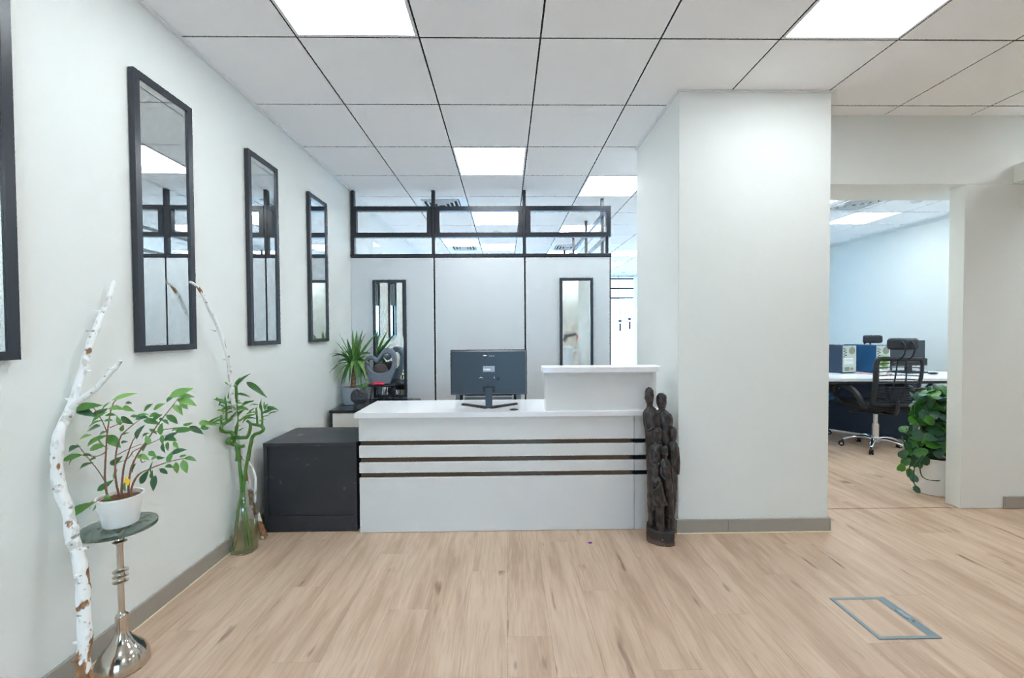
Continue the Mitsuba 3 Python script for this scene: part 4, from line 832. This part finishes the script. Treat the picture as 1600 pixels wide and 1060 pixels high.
put('modesty_panel', slab((3.985, 5.04), (4.46, 4.42), .025, .02, ztop - .03), 'navy', parent=k, label='navy panel')
put('leg_frame', cat(box(5.25, 5.29, 4.25, 4.29, 0, ztop - .03), box(5.25, 5.29, 4.55, 4.59, 0, ztop - .03), box(5.25, 5.29, 4.29, 4.55, ztop - .07, ztop - .03), box(3.0, 3.04, 4.3, 4.34, 0, ztop - .03), box(3.0, 3.04, 4.95, 4.99, 0, ztop - .03)), 'black_metal', parent=k)
put('corner_post', box(4.43, 4.49, 4.39, 4.45, 0, ztop - .03), 'navy', parent=k)


def pc(x, y, rot, side, label):
    k = thing('computer_tower', label, 'computer')
    W = T().translate([x, y, ztop + .008]).rotate([0, 0, 1], rot)
    put('case', box(0, .19, 0.004, .40, 0, .318, .003), side, parent=k, world=W)
    put('rear_panel', box(.006, .184, -.001, .004, .006, .312), 'pc_back', parent=k, world=W)
    put('fan_grille', lathe([(0, 0), (.040, 0), (.042, .002), (0, .002)], 20).apply_transform(trimesh.transformations.rotation_matrix(PI / 2, [1, 0, 0])).apply_translation([.125, -.001, .255]), 'pc_vent', parent=k, world=W)
    put('power_supply', box(.010, .165, -.006, 0, .012, .082, .002), 'pc_back', parent=k, world=W)
    put('power_socket', cat(box(.025, .085, -.008, -.006, .022, .068), box(.10, .14, -.008, -.006, .03, .06)), 'pc_vent', parent=k, world=W)
    for z in (.10, .115, .13, .145, .16): put('slot_cover', box(.02, .14, -.004, -.001, z, z + .009), 'grille', parent=k, world=W)
    for q in range(7): put('port', box(.012 + .022 * (q % 2), .028 + .022 * (q % 2), -.006, -.001, .18 + .016 * q, .19 + .016 * q), 'hatch_dark', parent=k, world=W)
    for q in (0, 1): put('foot', cat(box(.02, .05, .02 + q * .33, .05 + q * .33, -.0078, 0), box(.14, .17, .02 + q * .33, .05 + q * .33, -.0078, 0)), 'rubber', parent=k, world=W)
    put('label_dot', box(.148, .160, -.0066, -.006, .014, .024), 'yellow', parent=k, world=W)


pc(3.885, 4.66, 8, 'navy', 'dark navy computer tower at the left on the office desk, next to the column edge')
pc(4.262, 4.64, 7, 'pc_blue', 'bright blue computer tower in the middle of the office desk')
k = thing('desk_sprout', 'light green little plant before the bright blue computer tower', 'potted plant')
put('pot', lathe([(0, ztop + .001), (.026, ztop + .001), (.034, ztop + .06), (.03, ztop + .06), (0, ztop + .05)], 20, (4.215, 4.50, 0)), 'pot_white', parent=k, smooth=40)
put('stem', tube([(4.215, 4.50, ztop + .05), (4.21, 4.50, ztop + .13), (4.22, 4.5, ztop + .19)], .004, 6), 'dracaena_2', parent=k)
for q in range(12):
    a = q * 2.4; put('leaf', lambda: leaf(.33, 6, .2, .2), 'yucca_2' if q % 2 else 'ficus_2', parent=k, smooth=True, share='sprig', world=basis([4.213 + .022 * math.cos(a), 4.49 + .02 * math.sin(a), ztop + .10 + .010 * q], [math.cos(a), math.sin(a) * .5, .35], [0, -.8, .6], .06))
k = thing('office_monitor', 'dark monitor seen from behind at the right end of the office desk', 'monitor')
W = T().translate([4.72, 4.72, 0]).rotate([0, 0, 1], 10)
put('screen', box(-.27, .245, 0, .022, .845, 1.118, .004), 'monitor', parent=k, world=W)
put('lower_shell', box(-.27, .252, -.022, .0, .822, .905, .006), 'black_plastic', parent=k, world=W)
put('neck', box(-.05, .03, -.02, .01, .76, .85, .004), 'black_plastic', parent=k, world=W)
put('base', prism(rect2(-.13, -.09, .12, .09).buffer(.02), ztop + .0005, ztop + .016), 'black_plastic', parent=k, world=W)
k = thing('cable', 'thin red cable lying on the office desk before the bright blue tower', 'cable')
put('cord', tube([(4.02, 4.62, ztop + .003), (4.10, 4.55, ztop + .003), (4.20, 4.53, ztop + .003), (4.30, 4.50, ztop + .003), (4.36, 4.56, ztop + .003)], .003, 6, 24), 'red', parent=k, smooth=True)
k = thing('computer_mouse', 'small black computer mouse on the office desk', 'mouse')
put('shell', ball((4.80, 4.52, ztop + .012), (.055, .032, .0115), 3), 'black_plastic', parent=k, smooth=True)


def office_chair(x, y, rot, fabric, label, headrest=True):
    """Faces +y before rotation."""
    k = thing('office_chair', label, 'chair', None)
    W = T().translate([x, y, 0]).rotate([0, 0, 1], rot)
    P = lambda nm, fn, m, sm=40, par=k, sh=None, w=W: put(nm, fn, m, sm, parent=par, share=sh or 'chair_' + nm, world=w)
    for q in range(5):
        Wq = W @ T().rotate([0, 0, 1], 12 + 72 * q)
        lg = lambda: tube([(.02, 0, .10), (.10, 0, .118), (.19, 0, .105), (.265, 0, .068)], [.024, .021, .018, .014], 10, 14, flat=.75)
        P('leg', lg, 'chrome', True, w=Wq)
        cs = P('caster', lambda: cat(tube([(.27, 0, .07), (.27, 0, .045)], .008, 8), ball((.278, 0, .034), (.024, .012, .022), 2)), 'black_plastic', w=Wq)
        for s in (-1, 1):
            wh = lambda s=s: cat(lathe([(0, 0), (.022, 0), (.0245, .003), (.0245, .009), (.022, .012), (0, .012)], 20).apply_transform(trimesh.transformations.rotation_matrix(PI / 2, [1, 0, 0])).apply_translation([.282, .006 + (.014 if s > 0 else -.008), .0245]))
            P('wheel', wh, 'rubber', 35, par=cs, sh=f'chair_wheel{s}', w=Wq)
            P('hub_cap', (lambda s=s: lathe([(0, 0), (.012, 0), (.010, .002), (0, .002)], 16).apply_transform(trimesh.transformations.rotation_matrix(PI / 2, [1, 0, 0])).apply_translation([.282, .0215 if s > 0 else -.0135, .0245])), 'chrome', par=cs, sh=f'chair_cap{s}', w=Wq)
    P('hub', lambda: lathe([(0, .075), (.034, .075), (.040, .085), (.040, .125), (.032, .135), (0, .135)], 24), 'chrome')
    P('gas_lift', lambda: cat(lathe([(0, .13), (.029, .13), (.029, .262), (.026, .268), (0, .268)], 24), lathe([(0, .26), (.019, .26), (.019, .40), (0, .40)], 20)), 'chrome')
    P('mechanism', lambda: cat(box(-.09, .09, -.12, .12, .385, .425, .012), tube([(-.05, -.02, .40), (-.22, -.02, .39), (-.27, -.02, .395)], .006, 8)), 'black_plastic')
    P('seat', lambda: smoothed(man(box(-.245, .245, -.215, .255, .425, .505, .03)), .02, 10), fabric, True)
    fr = rect2(-.20, 0, .20, .50)
    bend = lambda m: (m.vertices.__setitem__((slice(None), 1), m.vertices[:, 1] - .225 - .10 * ((m.vertices[:, 2] - .48) / .5) + .07 * (m.vertices[:, 0] / .2) ** 2 * .5 - .03 * np.sin(np.clip((m.vertices[:, 2] - .48) / .5, 0, 1) * PI)), m)[1]
    loop = [(-.165, .50), (.165, .50), (.185, .53), (.195, .70), (.205, .86), (.20, .935), (.165, .965), (-.165, .965), (-.20, .935), (-.205, .86), (-.195, .70), (-.185, .53), (-.165, .50)]
    P('back_frame', lambda: bend(tube([(a, 0, b) for a, b in np.array(PchipInterpolator(np.linspace(0, 1, 13), np.array(loop))(np.linspace(0, 1, 90)))], .017, 10, flat=1.2, cap=False)), 'mesh_black', True)
    P('back_bottom', lambda: bend(box(-.18, .18, -.014, .014, .48, .535, .008)), 'mesh_black')
    zs = [.920, .880, .840, .800, .760, .720]
    for q, z in enumerate(zs):
        P('back_slat', (lambda z=z: bend(tube([(u, 0, z + .016 * math.cos(u * 7) - .008) for u in np.linspace(-.19, .19, 14)], .0078, 8, flat=.6))), 'mesh_black', True, sh=f'chair_slat{q}')
    for q in range(9):
        z = .685 - q * .0178
        P('back_slat', (lambda z=z: bend(tube([(u, 0, z) for u in np.linspace(-.18, .18, 10)], .0058, 6, flat=.8))), 'mesh_black', True, sh=f'chair_lslat{q}')
    for s in (-1, 1): P('spine', (lambda s=s: bend(tube([(s * .045, .006, .52), (s * .05, .006, .70), (s * .035, .006, .95)], .006, 8, 12))), 'mesh_black', True, sh=f'chair_spine{s}')
    P('back_bracket', lambda: tube([(0, -.10, .40), (0, -.24, .41), (0, -.275, .48), (0, -.28, .56)], [.022, .022, .02, .018], 10, 20, flat=.6), 'black_plastic', True)
    for s in (-1, 1):
        arm = lambda s=s: tube([(s * .235, -.20, .46), (s * .272, -.19, .53), (s * .285, -.10, .63), (s * .288, .05, .665), (s * .288, .17, .668), (s * .286, .225, .64), (s * .275, .215, .57), (s * .262, .17, .50), (s * .225, .13, .455)], [.028, .030, .030, .030, .029, .026, .023, .021, .020], 10, 60, flat=.85)
        P('armrest', arm, 'black_plastic', True, sh=f'chair_arm{s}')
    if headrest:
        P('headrest', lambda: (lambda m: (m.vertices.__setitem__((slice(None), 1), m.vertices[:, 1] + 1.6 * m.vertices[:, 0] ** 2), m)[1])(smoothed(man(box(-.135, .135, -.375, -.325, 1.055, 1.165, .02)), .012, 10)), 'mesh_black', True)
        for s in (-1, 1): P('headrest_arm', (lambda s=s: tube([(s * .035, -.33, .955), (s * .04, -.385, 1.0), (s * .04, -.41, 1.07), (s * .04, -.385, 1.125), (s * .035, -.36, 1.13)], .0085, 8, 24)), 'black_plastic', True, sh=f'chair_harm{s}')
        P('headrest_mount', lambda: box(-.055, .055, -.35, -.305, .945, .985, .01), 'black_plastic')
    return k


office_chair(3.858, 4.20, -7, 'fabric_black', 'black slatted office chair on a chrome base at the near side of the office desk')
office_chair(3.60, 4.93, 178, 'fabric_blue', 'blue-seated office chair mostly hidden by the column edge, under the desk')
office_chair(5.13, 5.32, 180, 'fabric_black', 'office chair behind the desk, only its headrest showing above the blue tower')

# pothos by the opening
k = thing('pothos_plant', 'bushy green pothos trailing from a white pot just inside the office opening', 'potted plant')
qx, qy = 3.27, 3.075
put('pot', lathe([(0, .001), (.105, .001), (.112, .008), (.135, .22), (.142, .262), (.147, .265), (.147, .282), (.137, .282), (.132, .24), (0, .24)], 44, (qx, qy, 0)), 'pot_white', parent=k, smooth=32)
put('soil', rough_up(lathe([(0, .26), (.07, .26), (.131, .252)], 28, (qx, qy, 0)), .006, 50), 'soil', parent=k)
put('moss_pole', rough_up(tube([(qx + .0, qy + .02, .25), (qx + .0, qy + .02, .80)], .030, 16, 30), .006, 60), 'coir', parent=k, smooth=True, label='brown coir pole')
for st in POTHOS_VINES: put('vine', tube(st, .0035, 6, 20), 'pothos_1', parent=k, smooth=True)
for q, (x, y, z, ln, a) in enumerate(POTHOS_LEAVES):
    a = math.radians(a); ax = np.array([math.cos(a), rng.uniform(-.5, .5), math.sin(a)]); nrm = np.array([-.35 + rng.normal() * .35, -.8, .5 + .3 * rng.normal()])
    y = max(y, 2.93)
    put('leaf', lambda: leaf(.40, 9, .12, .35, base=.12, heart=True), f'pothos_{int(rng.integers(4))}', parent=k, smooth=True, share='pothos_leaf', world=basis([x, y, z], ax, nrm, max(ln, .06) * 1.1))
for q in range(120):   # the deeper, inner foliage
    a = rng.uniform(0, 2 * PI); r = rng.uniform(.05, .16); z = rng.uniform(.30, .80); c_ = np.array([qx + r * math.cos(a), max(qy - .03 + r * math.sin(a) * .9, 2.95), z]); th = rng.uniform(-1.3, .9)
    put('leaf', None, f'pothos_{int(rng.integers(4))}', parent=k, smooth=True, share='pothos_leaf', world=basis(c_, [math.cos(a) * math.cos(th), math.sin(a) * math.cos(th), math.sin(th)], [math.cos(a), math.sin(a), .6], rng.uniform(.07, .115)))
